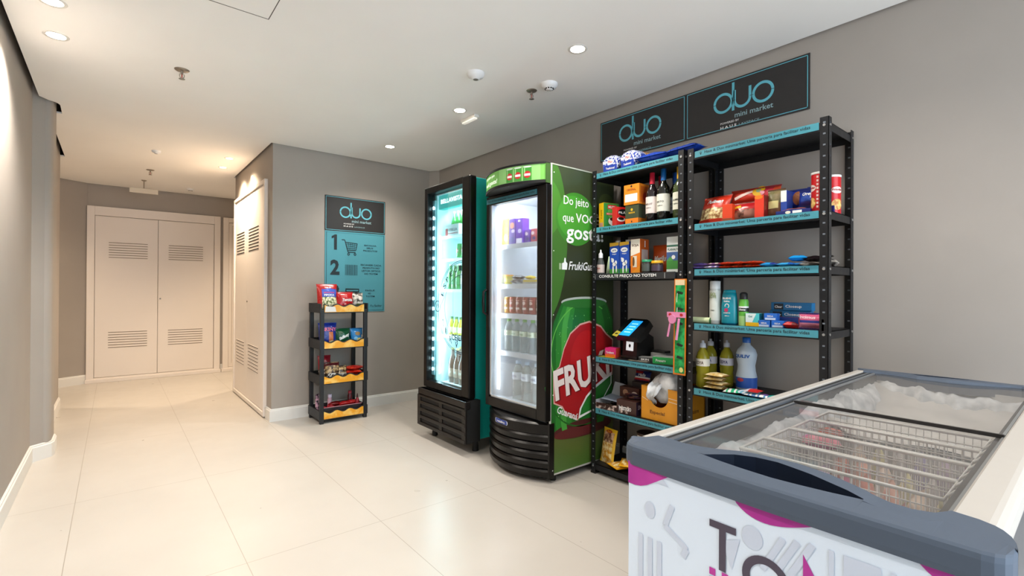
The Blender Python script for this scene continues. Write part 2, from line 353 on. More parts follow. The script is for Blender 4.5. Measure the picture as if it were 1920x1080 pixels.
# ------------------------------------------------------------------ ceiling fittings
RIM = C('#d9d6d0', .4)
def downlight(x, y, label, power, colr, grp, rim=.05):
    t = thing('downlight', label, 'ceiling light', (x, y, H_), 0, grp)
    b = MB(); b.lathe((x, y, H_), [(rim-.012, -.001), (rim, -.004), (rim+.004, 0)], RIM, 24); b.build('trim_ring', t)
    b = MB(); b.ell(FR((x, y, H_-.0015), (1, 0, 0), (0, -1, 0)), 0, 0, rim-.011, rim-.011, C(colr[1], .5, em=colr[2]), 0, 24); b.build('lamp', t)
    light('lamp_light', 'SPOT', (x, y, H_-.03), power, colr[0], .04, parent=t, spot=135, blend=.9)
WARM = ((1, .79, .56), '#ffe2b4', 14); MID = ((1, .92, .83), '#fff2de', 22)
PL = LAMP
downlight(1.955, 1.832, 'round recessed ceiling light nearest the shelves, right of the smoke detectors', 29*PL, MID, 'ceiling lights over the shop')
downlight(1.959, 3.013, 'round recessed ceiling light beside the thin white emergency light bar', 29*PL, MID, 'ceiling lights over the shop')
downlight(1.962, 4.192, 'round recessed ceiling light in front of the wall poster, near the back corner', 29*PL, MID, 'ceiling lights over the shop')
downlight(-.246, 3.489, 'round recessed ceiling light by the left wall, the one farther down the corridor', 47*PL, MID, 'ceiling lights along the left wall')
downlight(-.231, 3.085, 'round recessed ceiling light by the left wall, cut by the top of the picture', 47*PL, MID, 'ceiling lights along the left wall')
downlight(.905, 6.092, 'round recessed ceiling light by the corridor corner, the farther of the pair', 46*PL, WARM, 'ceiling lights in the corridor', .042)
downlight(.892, 5.626, 'round recessed ceiling light by the corridor corner, the nearer of the pair', 46*PL, WARM, 'ceiling lights in the corridor', .042)
METAL = C('#9a9186', .3, .8)
def sprinkler(x, y, label, s=1.0):
    t = thing('sprinkler', label, 'sprinkler', (x, y, H_), 0, 'ceiling sprinklers')
    b = MB(); b.lathe((x, y, H_), [(.0, -.010), (.012, -.010), (.03*s, -.006), (.036*s, 0)], METAL, 20); b.build('escutcheon', t)
    b = MB(); b.rod((x, y, H_-.008), (x, y, H_-.028), .007, METAL); b.tube([(x-.011, y, H_-.026), (x-.012, y, H_-.04), (x-.004, y, H_-.052)], .0022, METAL); b.tube([(x+.011, y, H_-.026), (x+.012, y, H_-.04), (x+.004, y, H_-.052)], .0022, METAL)
    b.rod((x, y, H_-.028), (x, y, H_-.05), .003, C('#a02a1c', .3)); b.build('head', t)
    b = MB(); b.lathe((x, y, H_-.056), [(0, .003), (.016, .002), (.017, 0), (0, -.001)], METAL, 14); b.build('deflector', t)
sprinkler(.307, 3.54, 'metal ceiling sprinkler alone in the middle of the ceiling, left half of the picture', 1.1)
sprinkler(2.13, 2.408, 'metal ceiling sprinkler close beside a white smoke detector, above the shelves')
sprinkler(.30, 6.75, 'metal ceiling sprinkler far down the corridor above the double doors', 1.1)
def detector(x, y, label, hole, s=1.0):
    t = thing('smoke_detector', label, 'smoke detector', (x, y, H_), 0, 'smoke detectors')
    b = MB(); b.lathe((x, y, H_), [(0, -.040*s), (.022*s, -.039*s), (.026*s, -.030*s), (.045*s, -.026*s), (.052*s, -.012*s), (.054*s, 0)], C('#e6e6e6', .4), 28); b.build('housing', t)
    b = MB()
    if hole: b.lathe((x, y, H_-.0405*s), [(0, 0), (.017*s, 0)], C('#8c8880', .6), 20); b.lathe((x, y, H_-.041*s), [(0, 0), (.011*s, 0)], C('#6e6a62', .6), 20)
    else:
        for k in range(10):
            a = 2*pi*k/10; b.box((x+.024*s*cos(a)-.004, y+.024*s*sin(a)-.004, H_-.037*s), (x+.024*s*cos(a)+.004, y+.024*s*sin(a)+.004, H_-.031*s), DARK)
    b.build('sensor_cap' if hole else 'smoke_vent', t)
detector(1.696, 2.432, 'white round ceiling sensor with grey eye, left of the sprinkler', True)
detector(2.145, 2.255, 'white round smoke detector with dark slots, just right of the sprinkler', False)
detector(.768, 7.673, 'small white smoke detector at the far end of the corridor', False, .8)
detector(.302, 5.782, 'flat white ceiling sensor midway down the corridor', True, .7)
t = thing('emergency_light', 'thin white emergency light bar on the ceiling beside a round ceiling light', 'emergency light', (2.094, 3.086, H_))
b = MB(); b.box((2.075, 2.99, H_-.022), (2.12, 3.18, H_), C('#dedbd4', .4), .004); b.build('housing', t)
b = MB(); b.box((2.08, 3.0, H_-.034), (2.11, 3.17, H_-.0221), C('#f4efe4', .3, em=.25), .004); b.build('diffuser', t)
t = thing('exit_sign', 'small pale hanging sign plate on a stem at the far end of the corridor', 'sign', (.27, 7.45, H_))
b = MB(); b.rod((.27, 7.45, H_), (.27, 7.45, H_-.10), .006, METAL); b.lathe((.27, 7.45, H_), [(0, -.012), (.02, -.01), (.03, 0)], METAL, 14); b.build('stem', t)
b = MB(); b.box((.13, 7.447, H_-.16), (.41, 7.453, H_-.10), C('#cfc5b4', .4), .002); b.build('plate', t)
t = thing('ceiling_hatch', 'square flush access hatch in the ceiling outlined by a thin dark joint', 'access hatch', (.275, 2.3, H_))
b = MB()
for a, c_ in (((-.03, 1.998, H_-.0015), (.578, 2.003, H_-.0002)), ((-.03, 2.598, H_-.0015), (.578, 2.603, H_-.0002)), ((-.03, 2.0, H_-.0015), (-.026, 2.6, H_-.0002)), ((.574, 2.0, H_-.0015), (.578, 2.6, H_-.0002))): b.box(a, c_, C('#55524e', .8))
b.build('joint', t)
b = MB(); b.box((-.026, 2.003, H_-.001), (.574, 2.598, H_-.0002), CEIL); b.build('panel', t)
# other lamps of the same rows, behind and beside the camera
for i, (x, y) in enumerate(((1.955, .65), (1.955, -.53), (.7, -1.2))):
    downlight(x, y, ['round recessed ceiling light above the freezer', 'round recessed ceiling light behind the freezer', 'round recessed ceiling light behind the viewer'][i], (14, 16, 30)[i]*PL, MID, 'ceiling lights over the shop')
downlight(-.23, 1.2, 'round recessed ceiling light by the left wall, beside the viewer', 47*PL, MID, 'ceiling lights along the left wall')
downlight(2.2, 7.3, 'round recessed ceiling light in the niche beyond the corridor corner', 70*PL, WARM, 'ceiling lights in the corridor')
downlight(-1.0, 7.0, 'round recessed ceiling light in the recess at the corridor end', 42*PL, WARM, 'ceiling lights in the corridor')
# ================================================================== SIGNS
TEAL = C('#4d95a3', .5); TEALD = C('#3f8796', .5); SIGNB = C('#262424', .55); LOGO = C('#5fb4c4', .5); GREYT = C('#8fb0b6', .5); WHT = C('#e8e8e6', .5)
def duo(mb, fr, cx, cy, s, col1=LOGO, sub=True):
    """ring-built 'duo' word mark: centred on the u, s = bowl radius"""
    t = .25*s; z = .0012
    for c in (-1.88, 1.92): mb.ring(fr, cx+c*s, cy, s, s-t, col1, z)
    mb.quad(fr, cx-.98*s-t*.1, cy-.98*s, cx-.98*s+t*.9, cy+1.75*s, col1, z)
    mb.ring(fr, cx, cy-.05*s, .86*s, .86*s-t, col1, z, 180, 360)
    mb.quad(fr, cx-.86*s, cy-.05*s, cx-.86*s+t, cy+.95*s, col1, z); mb.quad(fr, cx+.86*s-t, cy-.05*s, cx+.86*s, cy+.95*s, col1, z)
    for x in (-2.9, -1.0, .72, 2.62): mb.quad(fr, cx+x*s, cy-.03*s, cx+x*s+.34*s, cy+.02*s, SIGNB, .0016)
    if sub:
        mb.text('mini market', fr, cx-.72*s, cy-1.72*s, 3.55*s, .5*s, GREYT, .0012, .01)
        mb.text('POWERED BY', fr, cx-2.15*s, cy-2.1*s, 1.85*s, .2*s, WHT, .0012, .01)
        mb.text('H A U S', fr, cx-2.15*s, cy-2.55*s, 1.6*s, .26*s, WHT, .0012, .03); mb.text('LAVSPACE', fr, cx-.3*s, cy-2.55*s, 1.9*s, .2*s, GREYT, .0012)
def signboard(mb, fr, x0, y0, x1, y1):
    mb.quad(fr, x0, y0, x1, y1, SIGNB, .0005); e = .008
    for a in ((x0+e, y0+e, x1-e, y0+e+.004), (x0+e, y1-e-.004, x1-e, y1-e), (x0+e, y0+e, x0+e+.004, y1-e), (x1-e-.004, y0+e, x1-e, y1-e)): mb.quad(fr, *a, LOGO, .001)
fr = FRONT(2.784)
for nm, y0, y1, cy_, lab in (('wall_sign', .972, 1.677, 1.322, 'black sign with teal round lettering on the right wall above the empty top shelf'), ('wall_sign', 1.679, 2.374, 2.03, 'black sign with teal round lettering behind the bread bags on the left shelf')):
    b = MB(); b.box((2.785, y0, 2.152), (2.7895, y1, 2.443), SIGNB); signboard(b, fr, -y1, 2.152, -y0, 2.443); duo(b, fr, -cy_, 2.315, .06)
    solo(b, 'wall_sign', lab, 'sign', (0, 0, 0), 0, 'black signs on the right wall')
fr = SIDE(4.784); INK = C('#15242a', .6)
t = thing('wall_poster', 'teal instruction poster with black header on the back wall, behind the snack rack', 'poster', (1.88, 4.787, .98))
b = MB(); b.box((1.57, 4.785, 1.778), (2.19, 4.7895, 2.12), SIGNB); signboard(b, fr, 1.57, 1.778, 2.19, 2.12); duo(b, fr, 1.877, 1.970, .057); b.build('header_panel', t)
b = MB(); b.box((1.572, 4.785, .978), (2.19, 4.7895, 1.776), TEAL)
for a in ((1.585, .99, 1.588, 1.765), (2.174, .99, 2.177, 1.765), (1.585, .99, 2.177, .993), (1.585, 1.762, 2.177, 1.765)): b.quad(fr, *a, TEALD if a[1] > 1.7 else INK, .001)
b.poly(fr, [(1.66, 1.592), (1.688, 1.592), (1.688, 1.742), (1.668, 1.742), (1.636, 1.722), (1.636, 1.700), (1.66, 1.712)], INK, .0012); b.text('2', fr, 1.625, 1.345, .09, .15, INK, .0012, .04); b.text('3', fr, 1.625, 1.10, .09, .15, INK, .0012, .04)
b.line(fr, [(1.735, 1.695), (1.765, 1.695), (1.80, 1.575), (1.875, 1.575)], .008, INK, .0012); b.line(fr, [(1.772, 1.672), (1.893, 1.664), (1.878, 1.595), (1.80, 1.595)], .007, INK, .0012)
for k in range(3): b.line(fr, [(1.78+k*.006, 1.655-k*.02), (1.885-k*.004, 1.648-k*.018)], .004, INK, .0012)
for k in range(4): b.line(fr, [(1.80+k*.022, 1.667), (1.812+k*.017, 1.6)], .003, INK, .0012)
for x in (1.805, 1.87): b.ring(fr, x, 1.555, .013, .006, INK, .0012)
rnd = random.Random(4); x = 1.77
while x < 1.90:
    wq = rnd.choice((.003, .005, .008)); b.quad(fr, x, 1.345, x+wq, 1.45, C('#27505a', .6), .0012); x += wq+rnd.choice((.003, .005))
b.prism(fr, [(1.775, 1.175), (1.915, 1.172), (1.915, 1.21), (1.775, 1.213)], .0006, .0013, INK); b.quad(fr, 1.785, 1.185, 1.905, 1.198, TEAL, .002)
b.quad(fr, 1.795, 1.10, 1.895, 1.172, INK, .0012); b.quad(fr, 1.805, 1.11, 1.885, 1.165, TEAL, .0018)
for i, (s_, x0, x1) in enumerate((('ESCOLHA', 1.965, 2.095), ('SEUS', 1.99, 2.06), ('PRODUTOS', 1.955, 2.105))): b.text(s_, fr, x0, 1.645-.027*i, x1-x0, .015, INK, .0012, .015)
for i, (s_, x0, x1) in enumerate((('ESCANEIE CADA', 1.93, 2.15), ('PRODUTO NO', 1.95, 2.13), ('LEITOR OPTICO', 1.94, 2.14), ('DO TOTEM', 1.97, 2.11))): b.text(s_, fr, x0, 1.445-.03*i, x1-x0, .016, INK, .0012, .015)
for i, (s_, x0, x1) in enumerate((('PAGUE', 1.98, 2.08), ('NO', 2.01, 2.04), ('TOTEM', 1.985, 2.08))): b.text(s_, fr, x0, 1.185-.03*i, x1-x0, .016, INK, .0012, .015)
b.text('Pra Facilitar', fr, 2.03, 1.025, .13, .022, INK, .0012, .0, .4); b.build('instruction_panel', t)
# ================================================================== GREEN GLASS-DOOR FRIDGE
LINER = C('#d5dbe0', .45); SILV = C('#b9bcc0', .3, .7); BLKG = C('#0c0a09', .3, spec=.28); RUB = C('#0d0d0e', .7); OLIVE = '#33411f'
GF = thing('display_fridge', 'tall green glass-door fridge with curved black grille and a large drink can on its side', 'fridge', (2.4, 2.49, 0))
YA, YB, XB = 2.18, 2.80, 2.70     # right side, left side, back
def arcx(y, k=.115, x0=2.055): return x0-k*(1-((y-2.49)/.315)**2)
ys = [YA+.005+(YB-YA-.01)*i/24 for i in range(25)]
b = MB(); ED = C('#5f6b49', .4)
b.box((2.10, YA+.004, .06), (XB, YA+.03, 1.985), BLKG); b.box((2.10, YB-.03, .06), (XB, YB, 1.985), C('#2f5d23', .4)); b.box((XB-.02, YA+.01, .06), (XB, YB, 1.985), BLKG)
b.box((2.10, YA+.01, 1.87), (XB, YB, 1.983), BLKG); b.box((2.11, YA+.02, .06), (XB, YB-.02, .40), RUB); b.build('cabinet', GF)
b = MB(); b.box((2.105, YA+.031, .40), (2.68, YB-.031, .425), LINER); b.box((2.105, YA+.031, 1.84), (2.68, YB-.031, 1.869), LINER); b.box((2.66, YA+.031, .425), (2.679, YB-.031, 1.84), LINER)
b.box((2.105, YA+.031, .425), (2.66, YA+.045, 1.84), LINER); b.box((2.105, YB-.045, .425), (2.66, YB-.031, 1.84), LINER); b.build('interior_liner', GF)
# printed side panel
sg = bpy.data.materials.new('green_side_print'); sg.use_nodes = True; nt = sg.node_tree; L = nt.links.new; bb = nt.nodes['Principled BSDF']
tc = nt.nodes.new('ShaderNodeTexCoord'); sp = nt.nodes.new('ShaderNodeSeparateXYZ'); L(tc.outputs['Object'], sp.inputs[0]); rp = nt.nodes.new('ShaderNodeValToRGB')
mr = nt.nodes.new('ShaderNodeMapRange'); mr.inputs[1].default_value = 0; mr.inputs[2].default_value = 2; L(sp.outputs[2], mr.inputs[0]); L(mr.outputs[0], rp.inputs[0])
for i, (p_, c_) in enumerate(((0.03, '#4a6e2b'), (.16, '#5a5e33'), (.4, '#2a3618'), (.62, '#2c331c'), (.8, '#30371f'), (1, '#37422a'))):
    e = rp.color_ramp.elements[i] if i < 2 else rp.color_ramp.elements.new(p_)
    e.position = p_; e.color = lin(c_)
L(rp.outputs[0], bb.inputs['Base Color']); bb.inputs['Roughness'].default_value = .35
b = MB(); b.box((2.098, YA, .05), (XB, YA+.0045, 1.99), sg); fr = SIDE(YA-.0002)
G = lambda h: C(h, .35)
X0 = 2.105; cl = (X0, .06, 2.69, 1.985)
b.ell(fr, 2.02, 1.55, .22, .55, G('#3e6b28'), .0004, 40, cl); b.ell(fr, 2.0, 1.72, .19, .2, G('#47802e'), .0006, 40, cl); b.ell(fr, 2.32, 1.665, .187, .172, G('#3b7f2a'), .0009, 48, cl); b.ell(fr, 2.30, 1.675, .15, .14, G('#43922f'), .0011, 40, cl)
b.ell(fr, 2.62, 1.80, .08, .07, G('#46552f'), .0006, 24, cl)
b.text('Do jeito', fr, 2.203, 1.735, .235, .072, WHT, .0018, .005); b.text('que', fr, 2.195, 1.625, .10, .055, WHT, .0018, .005); b.text('VOCÊ', fr, 2.315, 1.645, .23, .075, WHT, .0018, .012); b.text('gosta!', fr, 2.228, 1.505, .36, .125, WHT, .0018, .018)
b.poly(fr, [(2.19, 1.335), (2.235, 1.335), (2.24, 1.375), (2.225, 1.385), (2.222, 1.41), (2.212, 1.41), (2.207, 1.38), (2.19, 1.375)], WHT, .0018); b.quad(fr, 2.165, 1.335, 2.184, 1.375, G('#9fb58c'), .0018)
b.text('FrukiGuaraná', fr, 2.25, 1.335, .35, .055, WHT, .0018, .012, .25)
# the can
cb = lambda h, x0, x1: [(2.22+(x0-.5)*.0, 0)]
def canband(x0, x1, h, z):     # vertical band of the can between fractions x0..x1 of its width
    P = lambda t, y, hw: (2.405+(t*2-1)*hw, y)
    rows = [(1.125, .215), (1.09, .235), (1.0, .285), (.93, .30), (.36, .30), (.31, .285)]
    pts = [P(x0, y, hw) for y, hw in rows]+[P(x1, y, hw) for y, hw in rows[::-1]]
    pts = [(min(max(x, X0), 2.69), y) for x, y in pts]; b.poly(fr, pts, G(h), z)
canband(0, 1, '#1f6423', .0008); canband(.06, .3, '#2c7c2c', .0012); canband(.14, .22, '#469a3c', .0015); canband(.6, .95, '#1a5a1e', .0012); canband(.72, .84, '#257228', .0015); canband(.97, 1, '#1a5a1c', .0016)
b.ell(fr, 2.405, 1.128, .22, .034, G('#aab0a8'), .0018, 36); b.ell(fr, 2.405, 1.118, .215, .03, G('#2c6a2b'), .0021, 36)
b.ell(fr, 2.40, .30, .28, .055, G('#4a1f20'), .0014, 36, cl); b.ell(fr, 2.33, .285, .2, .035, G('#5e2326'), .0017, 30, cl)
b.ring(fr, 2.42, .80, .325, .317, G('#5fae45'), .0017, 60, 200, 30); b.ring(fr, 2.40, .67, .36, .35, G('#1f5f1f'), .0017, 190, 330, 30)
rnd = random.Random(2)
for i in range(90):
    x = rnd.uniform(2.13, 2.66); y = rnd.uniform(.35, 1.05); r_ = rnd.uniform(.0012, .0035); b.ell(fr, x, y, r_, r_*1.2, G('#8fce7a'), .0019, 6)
# red badge
LB1 = [(2.13, .50), (2.20, .47), (2.235, .42), (2.30, .385), (2.345, .365), (2.36, .40), (2.43, .50), (2.53, .56), (2.63, .60), (2.68, .62), (2.685, .86), (2.62, .90), (2.56, .955), (2.45, .99), (2.36, .975), (2.27, .92), (2.215, .83), (2.175, .72), (2.125, .69)]
def grow(pts, k):
    cx = sum(p[0] for p in pts)/len(pts); cy = sum(p[1] for p in pts)/len(pts); return [(cx+(x-cx)*k, cy+(y-cy)*k) for x, y in pts]
pk = G('#d9a59a'); b.poly(fr, [(max(x, X0), y) for x, y in grow(LB1, 1.035)], pk, .0022); b.poly(fr, LB1, G('#a3161b'), .0026); b.ell(fr, 2.42, .74, .15, .2, G('#b31a1e'), .0029, 30)
rf = FR((2.145, YA-.0002, .498), (1, 0, .21), (-.12, 0, 1))
b.text('FRUKI', rf, 0, 0, .545, .205, G('#6b1014'), .0031, .05); b.text('FRUKI', rf, -.006, .008, .535, .195, G('#e6d9d2'), .0036, .035)
b.poly(fr, [(2.345, .365), (2.36, .43), (2.42, .505), (2.50, .56), (2.68, .64), (2.68, .56), (2.60, .47), (2.50, .40)], WHT, .0031); b.poly(fr, [(2.36, .385), (2.375, .43), (2.43, .495), (2.51, .545), (2.67, .615), (2.67, .56), (2.59, .47), (2.49, .41)], G('#257228'), .0036)
b.text('Guaraná', FR((2.145, YA-.0002, .435), (1, 0, -.42), (.42, 0, 1)), 0, 0, .20, .045, WHT, .0036, .02)
for z_ in (.08, .55, 1.05, 1.45, 1.94): b.ell(fr, 2.115, z_, .004, .004, WHT, .004, 8)
SPN = b.build('side_panel', GF)
b = MB(); b.box((2.090, YA-.002, .05), (2.102, YA+.006, 1.995), C('#cfd0cc', .35, .3), .001); b.box((2.10, YA-.002, .048), (XB, YA+.006, .058), C('#cfd0cc', .35, .3)); b.box((2.10, YA-.002, 1.988), (XB, YA+.006, 1.996), C('#b8bfae', .35, .3)); b.build('panel_edging', SPN)
# curved lit header
def arcprism(mb, z0, z1, mat, dx=0., xi=2.11, sm=True):
    fr_ = FR((0, 0, 0), (1, 0, 0), (0, 1, 0)); mb.prism(fr_, [(arcx(y)+dx, y) for y in ys]+[(xi, ys[-1]), (xi, ys[0])], z0, z1, mat)
b = MB(); arcprism(b, 1.885, 1.99, C('#5f9c46', .3, em=.12)); 
def AF(x, y, z=0):      # frame wrapped on the header face: x to the right (towards -Y)
    yy = 2.49-x; xx = arcx(yy); k = 2*.115*(yy-2.49)/.315**2; n = Vector((-1, k, 0)).normalized(); return Vector((xx, yy, y))+n*z
EG = lambda h, e=.15: C(h, .3, em=e)
b.quad(AF, -.30, 1.887, .30, 1.988, EG('#6fae54'), .001, 24); b.quad(AF, -.02, 1.887, .28, 1.988, EG('#86bd70'), .0016, 14)
b.ell(AF, -.2, 1.95, .06, .03, EG('#5d9c40'), .0016, 20)
b.text('Do jeito que', AF, -.245, 1.948, .17, .026, EG('#f3f7ee', .3), .0024, .01, .15); b.text('você gosta!', AF, -.255, 1.898, .215, .038, EG('#f3f7ee', .3), .0024, .02, .15)
for k in range(3):
    x = .055+k*.062; b.quad(AF, x, 1.889, x+.052, 1.972, EG('#3d8a34'), .0024, 3); b.ell(AF, x+.026, 1.973, .026, .005, EG('#c9d3c4'), .0028, 14); b.ell(AF, x+.026, 1.925, .022, .022, EG('#b8262a'), .0032, 14); b.quad(AF, x+.008, 1.917, x+.045, 1.931, EG('#f0e6e0'), .0036, 2); b.quad(AF, x+.006, 1.935, x+.013, 1.968, EG('#8cc97e'), .0032)
HSN = b.build('header_sign', GF)
b = MB(); arcprism(b, 1.985, 1.998, RUB, -.006); arcprism(b, 1.868, 1.886, RUB, -.006)
b.box((2.05, YA, 1.868), (2.1, YA+.01, 1.99), C('#3c5a2a', .4)); b.build('header_trim', HSN)
# door
DR = GF
b = MB(); x0, x1 = 2.05, 2.098
b.box((x0, YA-.004, .39), (x1, 2.262, 1.862), BLKG, .006); b.box((x0, 2.762, .39), (x1, 2.80, 1.862), BLKG, .006); b.box((x0, 2.26, .39), (x1, 2.765, .455), BLKG, .004); b.box((x0, 2.26, 1.80), (x1, 2.765, 1.862), BLKG, .004)
DO = b.build('door', GF)
b = MB(); b.box((2.060, 2.745, .455), (2.10, 2.762, 1.80), C('#c7cdd2', .3, .4)); b.box((2.060, 2.262, .455), (2.10, 2.270, 1.80), C('#8a9096', .3, .4)); b.box((2.060, 2.262, .455), (2.10, 2.762, .466), C('#c7cdd2', .3, .4)); b.build('gasket', DO)
b = MB(); b.box((2.064, 2.266, .46), (2.068, 2.755, 1.80), GLASS('fridge_door_glass', '#f6f9fb', .02, '#dfe8ee', .06)); b.build('glass_pane', DO)
b = MB(); b.box((2.046, 2.262, 1.808), (2.0499, 2.79, 1.840), C('#2f6f7c', .4)); fr = FRONT(2.0457); b.text('Haus & Duo minimarket: Uma parceria para facilitar vidas', fr, -2.775, 1.816, .495, .016, INK, .0005, .01); b.build('label_strip', DO)
b = MB(); b.tube([(2.05, 2.79, 1.03), (2.028, 2.795, 1.045), (2.024, 2.795, 1.12), (2.028, 2.795, 1.19), (2.05, 2.79, 1.205)], .010, BLKG, 8); b.build('handle', DO)
# curved louvre grille
b = MB()
def garc(y, t): return arcx(y, .12-.02*t, 2.10)
prof = []; n_l = 5; z0_, z1_ = .03, .375
for i in range(n_l):
    za = z1_-.075-(z1_-.075-z0_)*i/n_l; zb = z1_-.075-(z1_-.075-z0_)*(i+1)/n_l
    prof += [(za, 0), (za-.012, -.008), (zb+.012, -.004), (zb+.003, .012), (zb+.001, .02)]
prof = [(z1_, .01), (z1_-.01, -.006), (z1_-.07, -.006)]+prof+[(z0_, .02)]
vs = [(garc(y, 0)+dx, y, z) for z, dx in prof for y in ys]; k = len(ys)
b.add(vs, [(i*k+j, i*k+j+1, (i+1)*k+j+1, (i+1)*k+j) for i in range(len(prof)-1) for j in range(k-1)], BLKG, False)
b.prism(FR((0, 0, 0), (1, 0, 0), (0, 1, 0)), [(garc(y, 0)+.012, y) for y in ys]+[(2.13, ys[-1]), (2.13, ys[0])], z0_, z1_-.004, RUB)
b.box((2.085, YA-.004, z0_), (2.13, YA+.012, z1_), BLKG, .004); GRL = b.build('grille', GF)
def GFz(x, y, z=0):
    yy = 2.49-x; xx = arcx(yy, .12, 2.10)-.007; k_ = 2*.12*(yy-2.49)/.315**2; n = Vector((-1, k_, 0)).normalized(); return Vector((xx, yy, y))+n*z
b = MB(); pts = [(-.085+.012*cos(a)-(.0 if cos(a) < 0 else -.11), .338+.014*sin(a)) for a in [radians(90+15*i) for i in range(24)]]
b.prism(GFz, pts, 0, .003, C('#1d3f9a', .3)); b.poly(GFz, grow(pts, 1.06), C('#dfe6f2', .3), .0031); b.poly(GFz, grow(pts, .95), C('#1d3f9a', .3), .0035); b.text('metalfrio', GFz, -.075, .331, .09, .014, WHT, .004, .02); b.build('badge', GRL)
for (x, y) in ((2.16, YA+.04), (2.16, YB-.04), (2.66, YA+.04), (2.66, YB-.04)):
    b = MB(); b.rod((x, y, 0), (x, y, .062), .018, RUB, 12); b.build('foot', GF)
def shelves(P, X0_, X1_, Y0_, Y1_, zs, colr, lip=.02):
    for z in zs:
        b = MB()
        for k in range(15):
            y = Y0_+.01+(Y1_-Y0_-.02)*k/14; b.box((X0_, y-.0015, z-.004), (X1_, y+.0015, z), colr)
        b.box((X0_-.003, Y0_, z-lip), (X0_, Y1_, z+.003), colr); b.box((X1_-.004, Y0_, z-.006), (X1_, Y1_, z), colr); b.build('shelf', P)
WS = C('#d9dde0', .35)
shelves(GF, 2.14, 2.62, 2.228, 2.753, (1.522, 1.243, 1.035, .770), WS, .03)
b = MB(); b.rod((2.112, 2.735, .5), (2.112, 2.735, 1.78), .006, C('#eaf6ff', .4, em=3.0)); b.build('light_tube', GF)
light('interior_fill', 'AREA', (2.13, 2.49, 1.82), 4.5, (.90, .95, 1), .04, (0, radians(-42), 0), GF, .45)  # added fill lamp at the top front, brightens the shelf contents
light('tube_and_fill_light', 'AREA', (2.118, 2.245, 1.12), 2.4, (.88, .94, 1), 1.25, (0, radians(90), radians(235)), GF, .03)  # added fill lamp on the right, no tube stands here
light('tube_and_fill_light', 'AREA', (2.118, 2.735, 1.12), 2.6, (.88, .94, 1), 1.25, (0, radians(90), radians(125)), GF, .03)
# ================================================================== TEAL GLASS-DOOR FRIDGE
TF = thing('display_fridge', 'tall teal glass-door fridge with slotted black grille, nearest the back corner', 'fridge', (2.4, 3.26, 0))
YA, YB = 2.955, 3.565; TL = C('#17a39b', .35)
b = MB(); b.box((2.07, YA, .09), (XB, YA+.03, 2.04), TL, .003); b.box((2.07, YB-.03, .09), (XB, YB, 2.04), TL, .003); b.box((XB-.02, YA, .09), (XB, YB, 2.04), TL); b.box((2.07, YA+.03, 2.005), (XB, YB-.03, 2.0395), RUB); b.box((2.08, YA+.03, .09), (XB, YB-.03, .42), RUB); b.build('cabinet', TF)
TLI = C('#d3eaf0', .45)
b = MB(); b.box((2.075, YA+.031, .42), (2.68, YB-.031, .44), TLI); b.box((2.075, YA+.031, 1.985), (2.68, YB-.031, 2.004), TLI); b.box((2.66, YA+.031, .44), (2.679, YB-.031, 1.985), TLI); b.box((2.075, YA+.031, .44), (2.66, YA+.04, 1.985), TLI); b.box((2.075, YB-.04, .44), (2.66, YB-.031, 1.985), TLI); b.build('interior_liner', TF)
b = MB(); b.box((2.09, YA+.04, 1.87), (2.14, YB-.04, 1.985), C('#0f8a84', .6, em=1.1, spec=.1), .004); fr = FRONT(2.0895); b.text('BELLAVISTA', fr, -3.49, 1.913, .32, .036, C('#f2fbfa', .5, em=2.2), .0008, .02)
b.ell(fr, -3.10, 1.935, .032, .032, C('#c03a2c', .4, em=1.2), .0008, 20); b.quad(fr, -3.13, 1.915, -3.07, 1.925, C('#e8e0d8', .4, em=.4), .0012); b.build('header_panel', TF)
b = MB(); x0, x1 = 1.992, 2.055; FM = C('#0b0908', .32, spec=.25)
b.box((x0, 2.925, .405), (x1, 3.03, 2.045), FM, .012, 3); b.box((x0, 3.545, .405), (x1, 3.592, 2.045), FM, .008); b.box((x0, 3.02, .405), (x1, 3.55, .462), FM, .006); b.box((x0, 3.02, 1.99), (x1, 3.55, 2.045), FM, .006); DO = b.build('door', TF)
b = MB()
for a_, c_ in (((2.054, 2.955, .42), (2.072, 2.985, 2.0)), ((2.054, 3.545, .42), (2.072, 3.565, 2.0)), ((2.054, 2.955, 1.99), (2.072, 3.565, 2.03)), ((2.054, 2.955, .41), (2.072, 3.565, .44))): b.box(a_, c_, RUB)
b.build('gasket', DO)
b = MB(); b.box((2.03, 3.02, .46), (2.034, 3.55, 1.992), GLASS('beer_fridge_glass', '#eefcff', .004, '#bfeef4', .05)); fr = FRONT(2.0296); PR = C('#24414c', .6)
for r_ in (.358, .346, .25): b.ring(fr, -3.075, 1.07, r_, r_-.0045, PR, .0006, 90, 270, 48)
b.ring(fr, -3.43, 1.07, .045, .039, PR, .0008, 0, 360, 24)
b.text('15', fr, -3.452, 1.058, .044, .03, PR, .0008)
for ch, a in zip('CERVEJA', (205, 222, 239, 256, 273, 290, 307)):
    q_ = (-3.075+.30*cos(radians(a)), 1.07+.30*sin(radians(a)))
    if q_[0] < -3.035: b.text(ch, FR((2.0296, -q_[0], q_[1]), (0, -cos(radians(a-270)), sin(radians(a-270)))), -.02, -.02, .04, .045, PR, .0008, .02)
for ch, a in zip('ESPECIAL', (160, 147, 134, 121, 108, 95, 82, 69)):
    q_ = (-3.075+.30*cos(radians(a)), 1.07+.30*sin(radians(a)))
    if q_[0] < -3.035: b.text(ch, FR((2.0296, -q_[0], q_[1]), (0, -cos(radians(a-90)), sin(radians(a-90))), (0, -cos(radians(a)), sin(radians(a)))), -.018, -.02, .036, .04, PR, .0008, .02)
